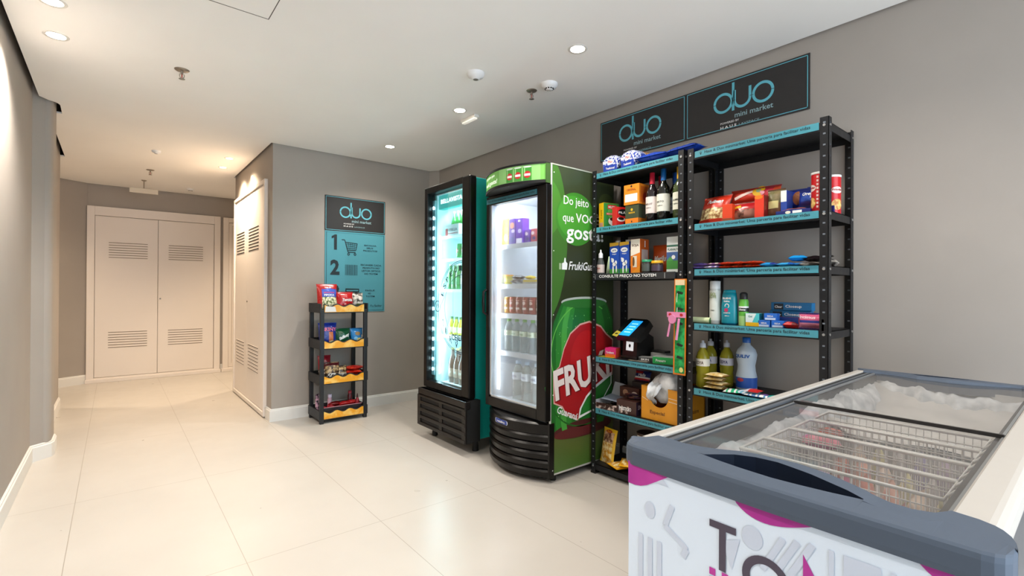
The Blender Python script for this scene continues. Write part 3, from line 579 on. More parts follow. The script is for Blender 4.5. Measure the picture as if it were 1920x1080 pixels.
b.line(fr, [(-3.40, 1.05), (-3.25, 1.25), (-3.20, 1.25)], .003, PR, .0008); b.line(fr, [(-3.33, .85), (-3.33, 1.22)], .002, PR, .0008); b.line(fr, [(-3.20, .95), (-3.20, 1.2)], .002, PR, .0008)
b.text('CEJERJ', fr, -3.22, .80, .18, .06, PR, .0008, .02); b.build('glass_pane', DO)
b = MB()
b.box((2.040, 3.50, .50), (2.052, 3.545, 1.94), C('#8fb6c0', .3), .003)  # backing plate coloured pale to imitate the glow around the LEDs
for k in range(17):
    z = .55+k*.083; b.ell(FRONT(2.0395), -3.522, z, .011, .014, C('#eafcff', .3, em=20), .0008, 10)
b.build('light_strip', DO)
light('strip_and_fill_light', 'AREA', (2.085, 3.50, 1.08), 5.5, (.78, .96, 1), 1.15, (0, radians(90), radians(125)), TF, .04)
light('interior_fill', 'AREA', (2.16, 3.26, 1.86), 2.2, (.78, .96, 1), .04, (0, radians(-42), 0), TF, .4)  # added fill lamp under the header, lifts the bottles' fronts
light('strip_and_fill_light', 'AREA', (2.085, 3.02, 1.12), 7, (.78, .96, 1), 1.25, (0, radians(90), radians(235)), TF, .03)  # added right-hand fill lamp, without an LED strip of its own
b = MB(); fr = FRONT(1.955)
GR = C('#1a1614', .4, spec=.3)
b.box((1.965, 2.915, .09), (2.09, 3.60, .395), RUB); b.box((1.952, 2.91, .335), (2.0, 3.61, .395), GR, .006)
for y in (2.91, 3.235, 3.575): b.box((1.955, y, .09), (1.97, y+(.05 if y != 3.235 else .045), .34), GR, .003)
for k in range(5): b.box((1.952, 2.915, .09+k*.0585), (1.97, 3.60, .118+k*.0585), GR, .004)
b.build('grille', TF)
for (x, y) in ((2.10, YA+.035), (2.06, YB-.05), (2.66, YA+.04), (2.66, YB-.04)):
    b = MB(); b.rod((x, y, 0), (x, y, .092), .024, RUB, 14, .018); b.build('foot', TF)
shelves(TF, 2.12, 2.60, 2.998, 3.522, (1.645, 1.455, 1.205, .83), C('#dff3f6', .35, em=.15), .02)
# ================================================================== STEEL SHELVES
STEEL = C('#1a1b1e', .45, .3); BOLT = C('#c9c9c9', .3, .9); STRIP = C('#45909e', .45); HOLE = C('#6f757d', .8)
SX0, SX1 = 2.45, 2.785
PHR = 'Haus & Duo minimarket: Uma parceria para facilitar vidas'
def steel(label, ya, yb, zs, strips, ztop):
    t = thing('steel_shelving', label, 'shelving unit', ((SX0+SX1)/2, (ya+yb)/2, 0))
    for px, py, sx, sy in ((SX0, ya, 1, 1), (SX0, yb, 1, -1), (SX1, ya, -1, 1), (SX1, yb, -1, -1)):
        b = MB(); b.box((px, py, 0.004), (px+.0022*sx, py+.036*sy, ztop), STEEL); b.box((px, py, .004), (px+.036*sx, py+.0022*sy, ztop), STEEL)
        b.box((px-.002*sx, py-.002*sy, 0), (px+.038*sx, py+.038*sy, .012), RUB)
        z = .06
        while z < ztop-.02:
            o1 = .0008 if sx > 0 else -.0008
            b.box((px-o1*.9, py+.013*sy, z-.0035), (px+.0023*sx, py+.023*sy, z+.0035), HOLE)
            b.box((px+.013*sx, py-.0007*sy, z-.0035), (px+.023*sx, py+.0023*sy, z+.0035), C('#3c4046', .7))
            z += .05
        for z in zs:
            if sx > 0: b.rod((px-.003, py+.018*sy, z-.018), (px, py+.018*sy, z-.018), .006, BOLT, 8)
            b.rod((px+.018*sx, py-.003*sy, z-.018), (px+.018*sx, py, z-.018), .006, BOLT, 8)
        b.build('post', t)
    for z in zs:
        b = MB(); y0, y1 = ya+.003, yb-.003; x0, x1 = SX0+.003, SX1-.003
        b.box((x0, y0, z-.006), (x1, y1, z-.003), STEEL)
        for a, c_ in (((x0, y0, z-.04), (x0+.003, y1, z-.003)), ((x1-.003, y0, z-.04), (x1, y1, z-.003)), ((x0, y0, z-.04), (x1, y0+.003, z-.003)), ((x0, y1-.003, z-.04), (x1, y1, z-.003))): b.box(a, c_, STEEL)
        b.box((x0, y0, z-.042), (x0+.014, y1, z-.039), STEEL)
        s = b.build('shelf', t)
        if z in strips:
            b = MB(); b.world = True; s0, s1 = strips[z]; fr = FRONT(SX0+.0008)
            b.box((SX0+.001, s0, z-.035), (SX0+.0028, s1, z-.001), STRIP); w_ = s1-s0
            b.ring(fr, -s1+.034, z-.014, .0055, .003, INK, .0004, 0, 360, 12); b.poly(fr, [(-s1+.030, z-.018), (-s1+.038, z-.018), (-s1+.034, z-.027)], INK, .0004)
            b.text(PHR, fr, -s1+.055, z-.0265, w_-.09, .020, INK, .0004, .012)
            o = b.build('label_strip', t); o.parent = s
    return t
LZ = (1.972, 1.618, 1.312, .771, .434, .068); RZ = (1.966, 1.569, 1.322, 1.028, .675, .36, .068)
sl = steel('left black steel shelving unit, beside the green fridge, holding wine, milk and the payment terminal', 1.487, 2.157, LZ, {z: (1.524, 2.122) for z in (1.972, 1.618, .771, .434)}, 1.992)
sr = steel('right black steel shelving unit with empty top shelf, behind the freezer', .778, 1.466, RZ, {z: (.818, 1.422) for z in (1.966, 1.569, 1.322, 1.028, .675)}, 1.985)
b = MB(); b.box((2.438, 1.535, 1.272), (2.4495, 2.125, 1.312), C('#2b2d30', .25), .002); fr = FRONT(2.4375); b.text('CONSULTE PREÇO NO TOTEM', fr, -2.085, 1.282, .43, .022, WHT, .0006, .02)
b.quad(fr, -2.12, 1.276, -2.116, 1.308, SILV, .0006); b.quad(fr, -1.60, 1.276, -1.596, 1.308, SILV, .0006)
solo(b, 'price_rail', 'dark sign rail reading CONSULTE PREÇO NO TOTEM on the edge of the milk shelf', 'sign rail', (0, 0, 0))
# ================================================================== SNACK RACK by the back wall
PL_ = C('#17171a', .5); YEL = NZ('yellow_print_strip', '#e39a1a', '#eec063', 14, .4, .45, .62)
RK = thing('snack_rack', 'small four-tier black plastic rack with wavy yellow fronts, below the teal poster', 'rack', (1.64, 4.57, 0))
rx0, rx1, ry0, ry1 = 1.415, 1.85, 4.41, 4.73
for px in (rx0, rx1-.035):
    for py in (ry0, ry1-.03):
        b = MB(); b.box((px, py, 0), (px+.035, py+.03, 1.02), PL_, .004); b.build('leg', RK)
RTZ = (1.0, .675, .36, .045)
for z in RTZ:
    b = MB(); b.box((rx0+.01, ry0+.02, z), (rx1-.01, ry1-.005, z+.008), PL_)
    for x in (rx0-.006, rx1-.008): b.box((x, ry0+.0, z-.01), (x+.014, ry1, z+.075), PL_, .004)
    b.box((rx0, ry1-.012, z-.01), (rx1, ry1, z+.075), PL_, .004)
    pts = [(rx0+.03, z-.012)]+[(rx1-.03, z-.012)]+[(rx1-.03-(rx1-rx0-.06)*i/24, z+.062+.011*sin(i/24*3*2*pi+1.2)) for i in range(25)]
    b.prism(SIDE(ry0+.012), pts, 0, .010, PL_); tr = b.build('tray', RK)
    b = MB(); pts = [(rx0+.036, z-.004)]+[(rx1-.036, z-.004)]+[(rx1-.036-(rx1-rx0-.072)*i/24, z+.053+.011*sin(i/24*3*2*pi+1.2)) for i in range(25)]
    b.poly(SIDE(ry0+.0015), pts, YEL, .0005)
    if z == RTZ[0]: b.poly(SIDE(ry0+.001), [(rx0+.04, z), (rx0+.14, z), (rx0+.13, z+.045), (rx0+.045, z+.05)], C('#d9d5d2', .4), .001)
    o = b.build('front_strip', RK); o.parent = tr
# ================================================================== CHEST FREEZER
FZ = thing('chest_freezer', 'large white chest freezer with sliding glass lids and grey-blue plastic bumper in the foreground', 'freezer', (1.7, .365, 0))
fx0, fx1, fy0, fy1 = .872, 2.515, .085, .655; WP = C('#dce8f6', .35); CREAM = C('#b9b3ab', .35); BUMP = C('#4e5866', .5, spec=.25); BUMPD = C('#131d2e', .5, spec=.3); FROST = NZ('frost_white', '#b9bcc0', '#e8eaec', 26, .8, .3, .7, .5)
b = MB(); b.box((fx0, fy0, .05), (fx1, fy1, .10), CREAM, .01)
b.box((fx0, fy0, .06), (fx0+.09, fy1, .83), WP); b.box((fx1-.09, fy0, .06), (fx1, fy1, .83), WP); b.box((fx0, fy0, .06), (fx1, fy0+.05, .846), C('#5a5a5c', .4, .2)); b.box((fx0, fy1-.05, .06), (fx1, fy1, .83), WP); b.build('body', FZ)  # dark grey -Y side stands in for shade on the white body
b = MB(); ix0, ix1, iy0, iy1 = fx0+.09, fx1-.09, fy0+.05, fy1-.05
TUB = NZ('frosted_tub', '#bdbab6', '#dcdad6', 7, .7, .3, .7, .15)
b.box((ix0, iy0, .18), (ix1, iy1, .20), TUB); b.box((ix0, iy0, .2), (ix0+.004, iy1, .84), TUB); b.box((ix1-.004, iy0, .2), (ix1, iy1, .84), TUB); b.box((ix0, iy0, .2), (ix1, iy0+.004, .84), TUB); b.box((ix0, iy1-.004, .2), (ix1, iy1, .84), TUB); b.build('tub', FZ)
# front graphic
b = MB(); b.box((.862, .09, .12), (.8725, .652, .835), WP, .001); fr = FRONT(.8615)
MG = NZ('magenta_print', '#a92a8d', '#c03a9c', 9, .35, .35, .65); PG = C('#c9d2e2', .35); DK = C('#4c4453', .35)
def scallop(xa, xb, dep, ya=.835, off=0):
    n = 18; return [(xa, ya)]+[(xa+(xb-xa)*i/n, ya-dep*sin(pi*(i/n)**(1+off))) for i in range(1, n)]+[(xb, ya)]
b.poly(fr, [(-.652, .835), (-.652, .788), (-.635, .7875), (-.62, .790), (-.605, .796), (-.582, .810), (-.56, .824), (-.543, .835)], MG, .0008)
b.poly(fr, scallop(-.425, -.275, .030, .835, -.3), MG, .0008); b.poly(fr, scallop(-.168, -.04, .03, .835, -.2)[:14]+[(-.09, .835)], MG, .0008)
b.poly(fr, [(-.595, .822), (-.595, .808), (-.553, .808), (-.575, .826)], PG, .0006); b.ell(fr, -.597, .747, .012, .017, PG, .0006); b.line(fr, [(-.545, .773), (-.562, .728), (-.513, .700), (-.522, .682)], .011, PG, .0006)
for x in (-.625, -.602, -.580): b.quad(fr, x, .5, x+.011, .690, PG, .0006)
b.ell(fr, -.389, .772, .018, .020, PG, .0006); b.poly(fr, [(-.445, .745), (-.41, .76), (-.425, .70)], PG, .0006)
for k in range(3): b.line(fr, [(-.372+k*.022, .725+k*.004), (-.338+k*.022, .79+k*.004)], .010, PG, .0006)
b.line(fr, [(-.268, .80), (-.268, .70), (-.19, .70), (-.19, .80)], .007, PG, .0006); b.quad(fr, -.252, .72, -.205, .80, PG, .0006); b.poly(fr, [(-.36, .69), (-.30, .74), (-.33, .66)], PG, .0006)
b.quad(fr, -.467, .764, -.417, .777, DK, .001); b.quad(fr, -.4485, .69, -.4355, .764, DK, .001); b.ring(fr, -.366, .708, .040, .0265, DK, .001, 0, 360, 40); b.poly(fr, [(-.308, .778), (-.308, .65), (-.235, .65)], MG, .001)
for k in range(8): b.quad(fr, -.467+k*.024, .675, -.455+k*.024, .688, MG, .0008)
b.quad(fr, -.467, .66, -.2, .672, PG, .0007); b.build('front_panel', FZ)
# side rails
def rail(mb, ya, yb, yo, mat, xs=.93):
    """white top rail: ya inner edge, yb outer edge of the flat, yo outermost side"""
    s = 1 if yo > ya else -1; pr = [(ya, .848), (ya, .869), (ya+s*.004, .8715), (yb, .8715)]+[(yb+s*abs(yo-yb)*sin(radians(a)), .8715-.026*(1-cos(radians(a)))) for a in (20, 40, 60, 80, 90)]+[(yo, .845), (ya, .845)]
    vs = [(x, y, z) for x in (xs, 2.44) for y, z in pr]; k = len(pr); fs = [(i, (i+1) % k, k+(i+1) % k, k+i) for i in range(k)]
    mb.add(vs, fs if s > 0 else [f[::-1] for f in fs], mat, False); mb.add(vs, [tuple(range(k)), tuple(range(2*k-1, k-1, -1))], mat)
b = MB(); rail(b, .640, .664, .674, CREAM); b.build('top_rail', FZ)
b = MB(); rail(b, .146, .105, .084, CREAM, .90); b.build('top_rail', FZ)
b = MB()
for y, m_, z in ((.632, RUB, .866), (.621, C('#6c7178', .35, .4), .867), (.609, RUB, .862), (.600, C('#4d5258', .35, .4), .862), (.150, C('#7d8288', .35, .4), .858), (.160, RUB, .854)): b.box((.96, y-.006, .82), (2.43, y+.006, z), m_)
b.build('lid_track', FZ)
# bumpers: moulded end caps with a finger recess
def lerp(t, P):
    for (a, u), (c_, v) in zip(P, P[1:]):
        if a <= t <= c_: return u+(v-u)*(t-a)/(c_-a)
    return P[0][1] if t < P[0][0] else P[-1][1]
OUT = [(.070, .888), (.073, .874), (.079, .864), (.088, .858), (.10, .855), (.15, .854), (.36, .852), (.55, .855), (.64, .858), (.655, .862), (.666, .872), (.674, .89)]
INN = [(.070, .892), (.073, .915), (.079, .938), (.088, .957), (.098, .969), (.115, .979), (.146, .985), (.150, .975), (.16, .953), (.184, .941), (.211, .944), (.262, .972), (.31, .994), (.365, 1.005), (.417, 1.0), (.46, .999), (.54, .968), (.58, .96), (.60, .965), (.64, .965), (.652, .925), (.674, .91)]
CUP = [(.241, .915), (.266, .929), (.292, .938), (.328, .952), (.391, .968), (.43, .966), (.466, .953), (.507, .914)]
CLO = [(.241, .915), (.282, .906), (.33, .899), (.373, .8955), (.429, .900), (.47, .906), (.507, .914)]
def bumper(mx, nm):
    b = MB(); ysn = sorted(set([p[0] for p in OUT+INN+CUP+CLO]+[.070+.604*i/64 for i in range(65)]))
    f = mx; cols = []
    for y in ysn:
        xo = lerp(y, OUT); xi = max(lerp(y, INN), xo+.004); c0, c1 = (lerp(y, CLO), lerp(y, CUP)) if .241 <= y <= .507 else ((xo+xi)/2, (xo+xi)/2)
        c0 = min(max(c0, xo+.002), xi-.001); c1 = min(max(c1, c0), xi-.0005); dp = -.04*min(1, (c1-c0)/.02)
        hump = .006*max(0, 1-((y-.375)/.15)**2)
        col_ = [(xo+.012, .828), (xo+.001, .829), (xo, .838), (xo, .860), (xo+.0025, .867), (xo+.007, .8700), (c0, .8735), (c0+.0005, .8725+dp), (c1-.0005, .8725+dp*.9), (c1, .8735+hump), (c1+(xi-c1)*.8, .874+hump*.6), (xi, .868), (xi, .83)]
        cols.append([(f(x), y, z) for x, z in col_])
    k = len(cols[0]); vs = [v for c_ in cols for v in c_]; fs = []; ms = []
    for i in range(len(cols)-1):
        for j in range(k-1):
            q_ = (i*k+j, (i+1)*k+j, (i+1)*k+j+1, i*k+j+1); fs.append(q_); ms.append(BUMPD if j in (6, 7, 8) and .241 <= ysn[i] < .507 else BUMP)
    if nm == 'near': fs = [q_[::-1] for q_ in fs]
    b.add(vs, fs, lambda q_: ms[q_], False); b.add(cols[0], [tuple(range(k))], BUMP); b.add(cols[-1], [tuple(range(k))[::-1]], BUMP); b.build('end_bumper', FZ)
bumper(lambda x: x, 'near'); bumper(lambda x: 3.385-x, 'far')
GL = GLASS('freezer_lid_glass', '#f7f6f4', .10, '#dcd8d4', .08)
def lid(xa, xb, z, nm):
    b = MB(); ysn = [.148+.458*i/40 for i in range(41)]
    vs = []; 
    for y in ysn:
        a = max(lerp(y, INN), xa) if nm == 'near' else xa; c_ = min(3.385-lerp(y, INN), xb) if nm == 'far' else xb
        vs += [(a, y, z), (c_, y, z)]
    b.add(vs, [(2*i, 2*i+1, 2*i+3, 2*i+2) for i in range(40)], GL); LD = b.build('glass_lid', FZ)
    b = MB()
    for y in (.150, .602): b.box((xa+(.03 if nm == 'near' else 0), y-.003, z-.004), (xb-(.03 if nm == 'far' else 0), y+.003, z+.003), C('#8d8f90', .35, .4))
    e = xb if nm == 'near' else xa; b.box((e-.004, .15, z-.004), (e+.004, .602, z+.003), C('#23201e', .4)); b.build('lid_edging', LD)
lid(.94, 1.630, .8600, 'near'); lid(1.612, 2.45, .8655, 'far')
# wire baskets
WIRE = C('#f0eeea', .35, .0)
def basket(x, y0, y1, wdt, z, dep, label):
    t = thing('wire_basket', label, 'wire basket', (x+wdt/2, (y0+y1)/2, z-dep), 0, 'wire baskets in the freezer'); b = MB()
    loop = [(x, y0, z), (x+wdt, y0, z), (x+wdt, y1, z), (x, y1, z)]; b.tube(loop, .0042, WIRE, 6, True)
    b.tube([(a+(.006 if a == x else -.006), c_, z-.022) for a, c_, _ in loop], .0018, WIRE, 5, True)
    b.tube([(a+(.012 if a == x else -.012), c_, z-dep) for a, c_, _ in loop], .0026, WIRE, 5, True); b.build('rim', t)
    b = MB(); n = int((y1-y0)/.016)
    for i in range(n+1):
        y = y0+(y1-y0)*i/n; b.tube([(x, y, z), (x+.012, y, z-dep), (x+wdt-.012, y, z-dep), (x+wdt, y, z)], .0012, WIRE, 4)
    for i in range(5):
        q_ = x+wdt*(i+.5)/5; b.tube([(q_, y0, z), (q_, y0+.006, z-dep), (q_, y1-.006, z-dep), (q_, y1, z)], .0012, WIRE, 4)
    b.build('wire_mesh', t)
    b = MB()
    for q_ in (x+wdt*.22, x+wdt*.78): b.tube([(q_, y0, z), (q_, y0-.012, z+.012), (q_, y0-.024, z+.014), (q_, y0-.030, z+.004)], .0030, WIRE, 6)
    b.tube([(x+wdt*.22, y0-.028, z+.006), (x+wdt*.78, y0-.028, z+.006)], .0030, WIRE, 6); b.build('hanger', t); return t
basket(1.165, .185, .555, .125, .825, .20, 'wire basket nearest the front bumper of the freezer')
basket(1.300, .185, .550, .135, .825, .20, 'second wire basket from the front bumper of the freezer')
basket(1.445, .185, .548, .135, .825, .20, 'third wire basket from the front bumper, above the purple pack')
basket(1.590, .185, .548, .140, .825, .20, 'farthest wire basket, under the overlap of the two glass lids')
b = MB()   # frost build-up on the tub walls
def frostbank(p, q, n, hgt, dep, inward, seed, z0=.60):
    rnd = random.Random(seed); p, q = Vector(p), Vector(q); nn = Vector(inward); rows = []
    ph = [rnd.uniform(0, 6.28) for _ in range(6)]
    for i in range(n+1):
        t_ = i/n; c_ = p+(q-p)*t_; k_ = .75+.15*sin(9*t_+ph[0])+.12*sin(27*t_+ph[1])+.10*sin(61*t_+ph[2]); h_ = hgt*(.93+.05*sin(6*t_+ph[3])+.03*sin(31*t_+ph[4])+.03*rnd.random())
        rows.append([(c_.x+nn.x*dep*k_*r_, c_.y+nn.y*dep*k_*r_, z0+h_*zz) for r_, zz in ((1.0, 0), (1.05, .3), (.95, .6), (.8, .82), (.5, .96), (.15, 1.0), (-.1, .98))])
    k = 7; vs = [v for r_ in rows for v in r_]; b.add(vs, [(i*k+j, i*k+j+1, (i+1)*k+j+1, (i+1)*k+j) for i in range(n) for j in range(k-1)], FROST, True)
frostbank((.985, iy1, 0), (2.42, iy1, 0), 90, .245, .085, (0, -1, 0), 3); frostbank((ix1, iy1, 0), (ix1, iy0, 0), 40, .245, .10, (-1, 0, 0), 5); frostbank((1.66, iy0, 0), (2.42, iy0, 0), 40, .21, .05, (0, 1, 0), 8); frostbank((ix0, iy0, 0), (ix0, iy1, 0), 30, .21, .03, (1, 0, 0), 9)
b.build('frost', FZ)
b = MB(); rnd = random.Random(7); nx_, ny_ = 40, 24; vs = []
for j in range(ny_+1):
    for i in range(nx_+1):
        x = 1.755+(2.40-1.755)*i/nx_; y = iy0+.01+(iy1-iy0-.02)*j/ny_; vs.append((x, y, .755+.012*sin(7*x+3*y)+.008*sin(19*y+5*x)+.003*rnd.random()+.055*max(0, (x-2.2)/.2)+.04*max(0, (y-.5)/.1)))
b.add(vs, [(j*(nx_+1)+i, j*(nx_+1)+i+1, (j+1)*(nx_+1)+i+1, (j+1)*(nx_+1)+i) for j in range(ny_) for i in range(nx_)], NZ('frosted_sheet', '#bab7b4', '#cfccc8', 9, .7, .3, .7, .3), True)
b.box((1.748, iy0+.005, .2), (1.756, iy1-.005, .75), TUB); o = b.build('frosted_cover', FZ)
# ================================================================== GOODS
K = lambda h, r=.4: C(h, r)
RED, BLUE, NAVY, GRN, DGRN, YLW, ORG, WHI, BLACK, PNK, PUR, BRN, TEA, CRM = [K(h) for h in ('#c0201f', '#1f4fae', '#16246a', '#2d8c3c', '#2c3a22', '#e5b21c', '#e07a1c', '#e9e9e6', '#151415', '#d8638f', '#5a2a94', '#4a2a1c', '#1591a6', '#e6ddc8')]
FOOD = NZ('printed_snack_food', '#8a5a2a', '#ecd9a0', 55, .4, .4, .62, vor=False)
POP = NZ('printed_popcorn', '#5c6a2a', '#f0e8c4', 60, .4, .42, .55)
SILVER = NZ('crinkled_silver_foil', '#3a3430', '#cfc8bd', 30, .3, .42, .6, .4)
def boxy(name, label, cat, loc, w_, d_, h, base, deco=None, rz=0, group=None, bev=.0015, cap=None):
    b = LB(); b.box((-d_/2, -w_/2, 0), (d_/2, w_/2, h), base, bev)
    if deco: deco(b, FRONT(-d_/2-.0002), SIDE(-w_/2-.0002), TOP(h+.0002))
    if cap is None: return solo(b, name, label, cat, loc, rz, group)
    t = thing(name, label, cat, loc, rz, group); b.build('carton', t); c_ = LB(); cap(c_); c_.build('cap', t); return t
def pouch(name, label, cat, loc, w_, h, t, cols, rz=0, tilt=.12, lie=False, deco=None, group=None, seed=1, crimp=.010):
    b = LB(); fr = FR((0, 0, t*.5), (0, -1, 0), (1, 0, 0)) if lie else FR((0, 0, 0), (0, -1, 0), (tilt, 0, 1))
    if lie: fr0 = fr; fr = lambda x, y, z=0: fr0(x, y-h/2, z*.9)
    W = b.bag(fr, w_, h, t, cols if callable(cols) and not hasattr(cols, 'use_nodes') else (lambda u, v: cols), crimp, seed=seed)
    if deco: deco(b, W)
    return solo(b, name, label, cat, loc, rz, group)
def bottle(name, label, cat, loc, prof, body, cap=None, capm=None, lab=None, rz=0, group=None, n=18, texts=None):
    """prof: (r, z) body; cap: (r, z) list; lab: (z0, z1, r, material)"""
    t = thing(name, label, cat, loc, rz, group); b = LB(); b.lathe((0, 0, 0), [(0, 0)]+prof, body, n); b.build('bottle', t)
    if cap: b = LB(); b.lathe((0, 0, 0), cap, capm, 14); b.build('cap', t)
    if lab:
        for z0, z1, r, m_ in (lab if isinstance(lab, list) else [lab]):
            b = LB(); b.lathe((0, 0, 0), [(r, z0), (r, z1)], m_, n)
            if texts:
                for s_, y, wd, h, mm in texts:
                    if z0 <= y < z1: b.text(s_, CYL(0, 0, 0, r), 0, y, wd, h, mm, .0008, .02, center=False, fn=lambda x, y_, wd=wd: (x-wd/2, y_))
            b.build('label', t)
    return t
def dup(t, loc, label, group=None, rz=None):
    r = t.copy(); COL.objects.link(r); r.location = loc; r['label'] = label
    if group: r['group'] = group
    if rz is not None: r.rotation_euler = (0, 0, rz)
    for ch in list(t.children):
        c_ = ch.copy(); COL.objects.link(c_); c_.parent = r
        for g_ in list(ch.children): e = g_.copy(); COL.objects.link(e); e.parent = c_
    return r
# ---- left unit, top shelf: bread
GING = NZ('blue_white_gingham_wrap', '#2440a8', '#e6e9f2', 95, .3, .46, .54, vor=False)
def loaf(label, loc, w_, seed, rz):
    t = thing('bread_loaf', label, 'bread', loc, rz, 'bread bags on the top shelf'); b = LB(); L_ = .24; hh = .105; prof_ = []
    n = 16; pts = [(-w_/2, .0), (-w_/2-.003, .05), (-w_/2-.005, .08), (-w_/2+.02, .102), (0, .108), (w_/2-.02, .102), (w_/2+.005, .08), (w_/2+.003, .05), (w_/2, 0)]
    rows = []
    for i in range(n+1):
        f = i/n; k = 1 if .04 < f < .9 else (.9 if f <= .04 else .9-(f-.9)*6); rows.append([(-.12+L_*f, y*k, z*k+.002) for y, z in pts])
    kk = len(pts); vs = [v for r_ in rows for v in r_]
    CR = NZ('bread_crust', '#a06a34', '#d9ab6c', 25, .5); 
    def mf(q_): i = q_//kk; return GING if i < 6 else (CR if i < 12 else K('#c9c2dd', .3))
    b.add(vs, [(i*kk+j, i*kk+(j+1) % kk, (i+1)*kk+(j+1) % kk, (i+1)*kk+j) for i in range(n) for j in range(kk)], mf, True); b.add(rows[0], [tuple(range(kk))], GING)
    fr = FRONT(-.1205); b.quad(fr, -w_/2+.006, .004, w_/2-.006, .045, K('#1c3b9c', .3), .0006); b.ell(fr, 0, .065, .026, .018, WHI, .0008); b.text('Pão', fr, -.017, .058, .034, .016, RED, .0012, .02); b.text('Tradicional', fr, -.033, .018, .066, .014, WHI, .0012, .02); b.build('wrapped_loaf', t)
    b = LB(); b.lathe((.0, 0, 0), [(0, 0), (.0001, 0)], K('#1c3b9c'), 3); b.add([(.105, -.012, .05), (.105, .012, .05), (.105, .012, .07), (.105, -.012, .07), (.15, -.035, .03), (.15, .035, .03), (.152, .035, .10), (.152, -.035, .10)], [(0, 1, 5, 4), (1, 2, 6, 5), (2, 3, 7, 6), (3, 0, 4, 7), (4, 5, 6, 7)], K('#3a2f86', .3)); b.build('twisted_end', t)
loaf('blue and white checked bread bag at the left end of the top shelf', (2.60, 2.045, 1.972), .115, 1, .1); loaf('blue and white checked bread bag beside the long blue pack, second from the shelf end', (2.595, 1.875, 1.972), .125, 2, -.15)
def longpack(label, loc, L_, seed, rz, w_=.10):
    def cm(u, v): return K('#1b3fa5', .28) if (v < .3 or v > .75 or abs(u-.5) > .47) else (K('#dfe6f0', .28) if .45 < v < .6 and .1 < u < .7 else K('#2c5cc4', .28))
    return pouch('bread_pack', label, 'bread', loc, L_, w_, .06, cm, rz, 0, True, lambda b, W: (b.ell(W, L_*.2, w_*.5, .05, .024, K('#c9c0b8', .4), .001), b.text('Baguete', W, -L_*.35, w_*.45, L_*.35, .022, WHI, .0016, .02)), 'bread bags on the top shelf', seed)
longpack('long blue and white pack lying in the middle of the bread shelf', (2.50, 1.715, 1.973), .22, 3, .06); longpack('long blue and white pack at the right end of the bread shelf, bridging both units', (2.52, 1.535, 1.978), .26, 4, -.12)
# ---- left unit, wine shelf
z = 1.615
boxy('coffee_box', 'green coffee box with yellow spine, leftmost on the wine shelf', 'coffee', (2.54, 2.09, z), .05, .125, .165, YLW, lambda b, F, S_, T_: (b.quad(F, -.024, .002, .024, .16, K('#e3b410')), b.text('CAFÉ', FR((-.0627, 0, 0), (0, 0, 1), (0, 1, 0)), .06, -.012, .06, .02, K('#7a6410'), .001, .02), b.quad(F, -.02, .004, .02, .035, K('#b98f7a'), .001),
    b.quad(S_, -.062, .001, .062, .164, K('#2e7f36')), b.ell(S_, .02, .10, .05, .05, K('#5aa24a'), .001), b.quad(S_, -.03, .125, .04, .153, RED, .0012), b.text('MELITTA', S_, -.024, .131, .058, .015, WHI, .0016, .02), b.quad(S_, -.04, .085, .03, .10, K('#d33a2a'), .0014), b.text('TRADICIONAL', S_, -.037, .089, .064, .007, WHI, .002, .02), b.ell(S_, .02, .045, .045, .03, WHI, .0014), b.ell(S_, .02, .06, .034, .013, K('#3a1e10'), .002)), -.24)
boxy('coffee_box', 'red and white coffee box between the green coffee box and the stacked boxes', 'coffee', (2.535, 1.985, z), .045, .11, .125, RED, lambda b, F, S_, T_: (b.quad(S_, -.054, .001, .054, .124, K('#c8201f')), b.ell(S_, .0, .09, .045, .022, BLACK, .001), b.text('PILÃO', S_, -.04, .082, .078, .016, WHI, .0016, .03), b.ell(S_, -.02, .045, .032, .014, WHI, .001), b.ell(S_, -.02, .05, .024, .009, K('#2a1208'), .0015), b.ell(S_, .03, .02, .03, .014, BLACK, .0015)), -.24)
boxy('tea_box', 'dark green and orange box under the orange box', 'packaged food', (2.545, 1.865, z), .10, .12, .123, K('#39422c'), lambda b, F, S_, T_: (b.quad(F, -.049, .001, .049, .038, ORG), b.quad(S_, -.059, .001, .059, .038, ORG), b.ell(F, 0, .092, .008, .008, YLW), b.text('BARION', F, -.022, .068, .044, .010, YLW, .001, .02), b.ell(F, 0, .018, .004, .006, BLACK, .001)))
boxy('chocolate_box', 'orange box with white label, stacked on the dark green box', 'packaged food', (2.545, 1.865, z+.1235), .115, .13, .125, K('#e0821c'), lambda b, F, S_, T_: (b.quad(F, -.048, .018, .045, .066, K('#e6e0d6')), b.text('ORIGINAL', F, -.035, .085, .07, .015, K('#8a4a10'), .001, .02), b.ell(F, 0, .113, .007, .007, BLACK), b.quad(S_, -.05, .01, .05, .11, K('#c05a14')), b.ell(S_, 0, .045, .03, .03, K('#a8301c'), .001)), .0)
WINE = [(.033, 0), (.0375, .004), (.0375, .17), (.034, .195), (.018, .222), (.0145, .235), (.0145, .298)]
def wine(label, loc, glass, capm, labm, txt, tcol, sc=1.0):
    t = bottle('wine_bottle', label, 'wine bottle', loc, [(r*sc, z_*sc) for r, z_ in WINE], glass, [(.0155*sc, .235*sc), (.0158*sc, .304*sc), (0, .305*sc)], capm, (.055*sc, .155*sc, .038*sc, labm), 0, 'wine bottles', 22,
        [(txt, .105*sc, .048, .011, tcol), ('RESERVA', .085*sc, .034, .006, tcol)]); return t
CGL = GLASS('rose_wine_glass', '#6a3038', .25, '#3a1a1e', .08); DGL = C('#11130f', .08, coat=.5); DG2 = C('#1c1416', .08, coat=.5); PALE = C('#3e4a26', .1, coat=.5)
wine('wine bottle with red capsule and blush label, leftmost of the wines', (2.525, 1.745, z), DG2, K('#c22338', .3), K('#d9cdc8', .6), 'MERLOT', K('#6a5a58'))
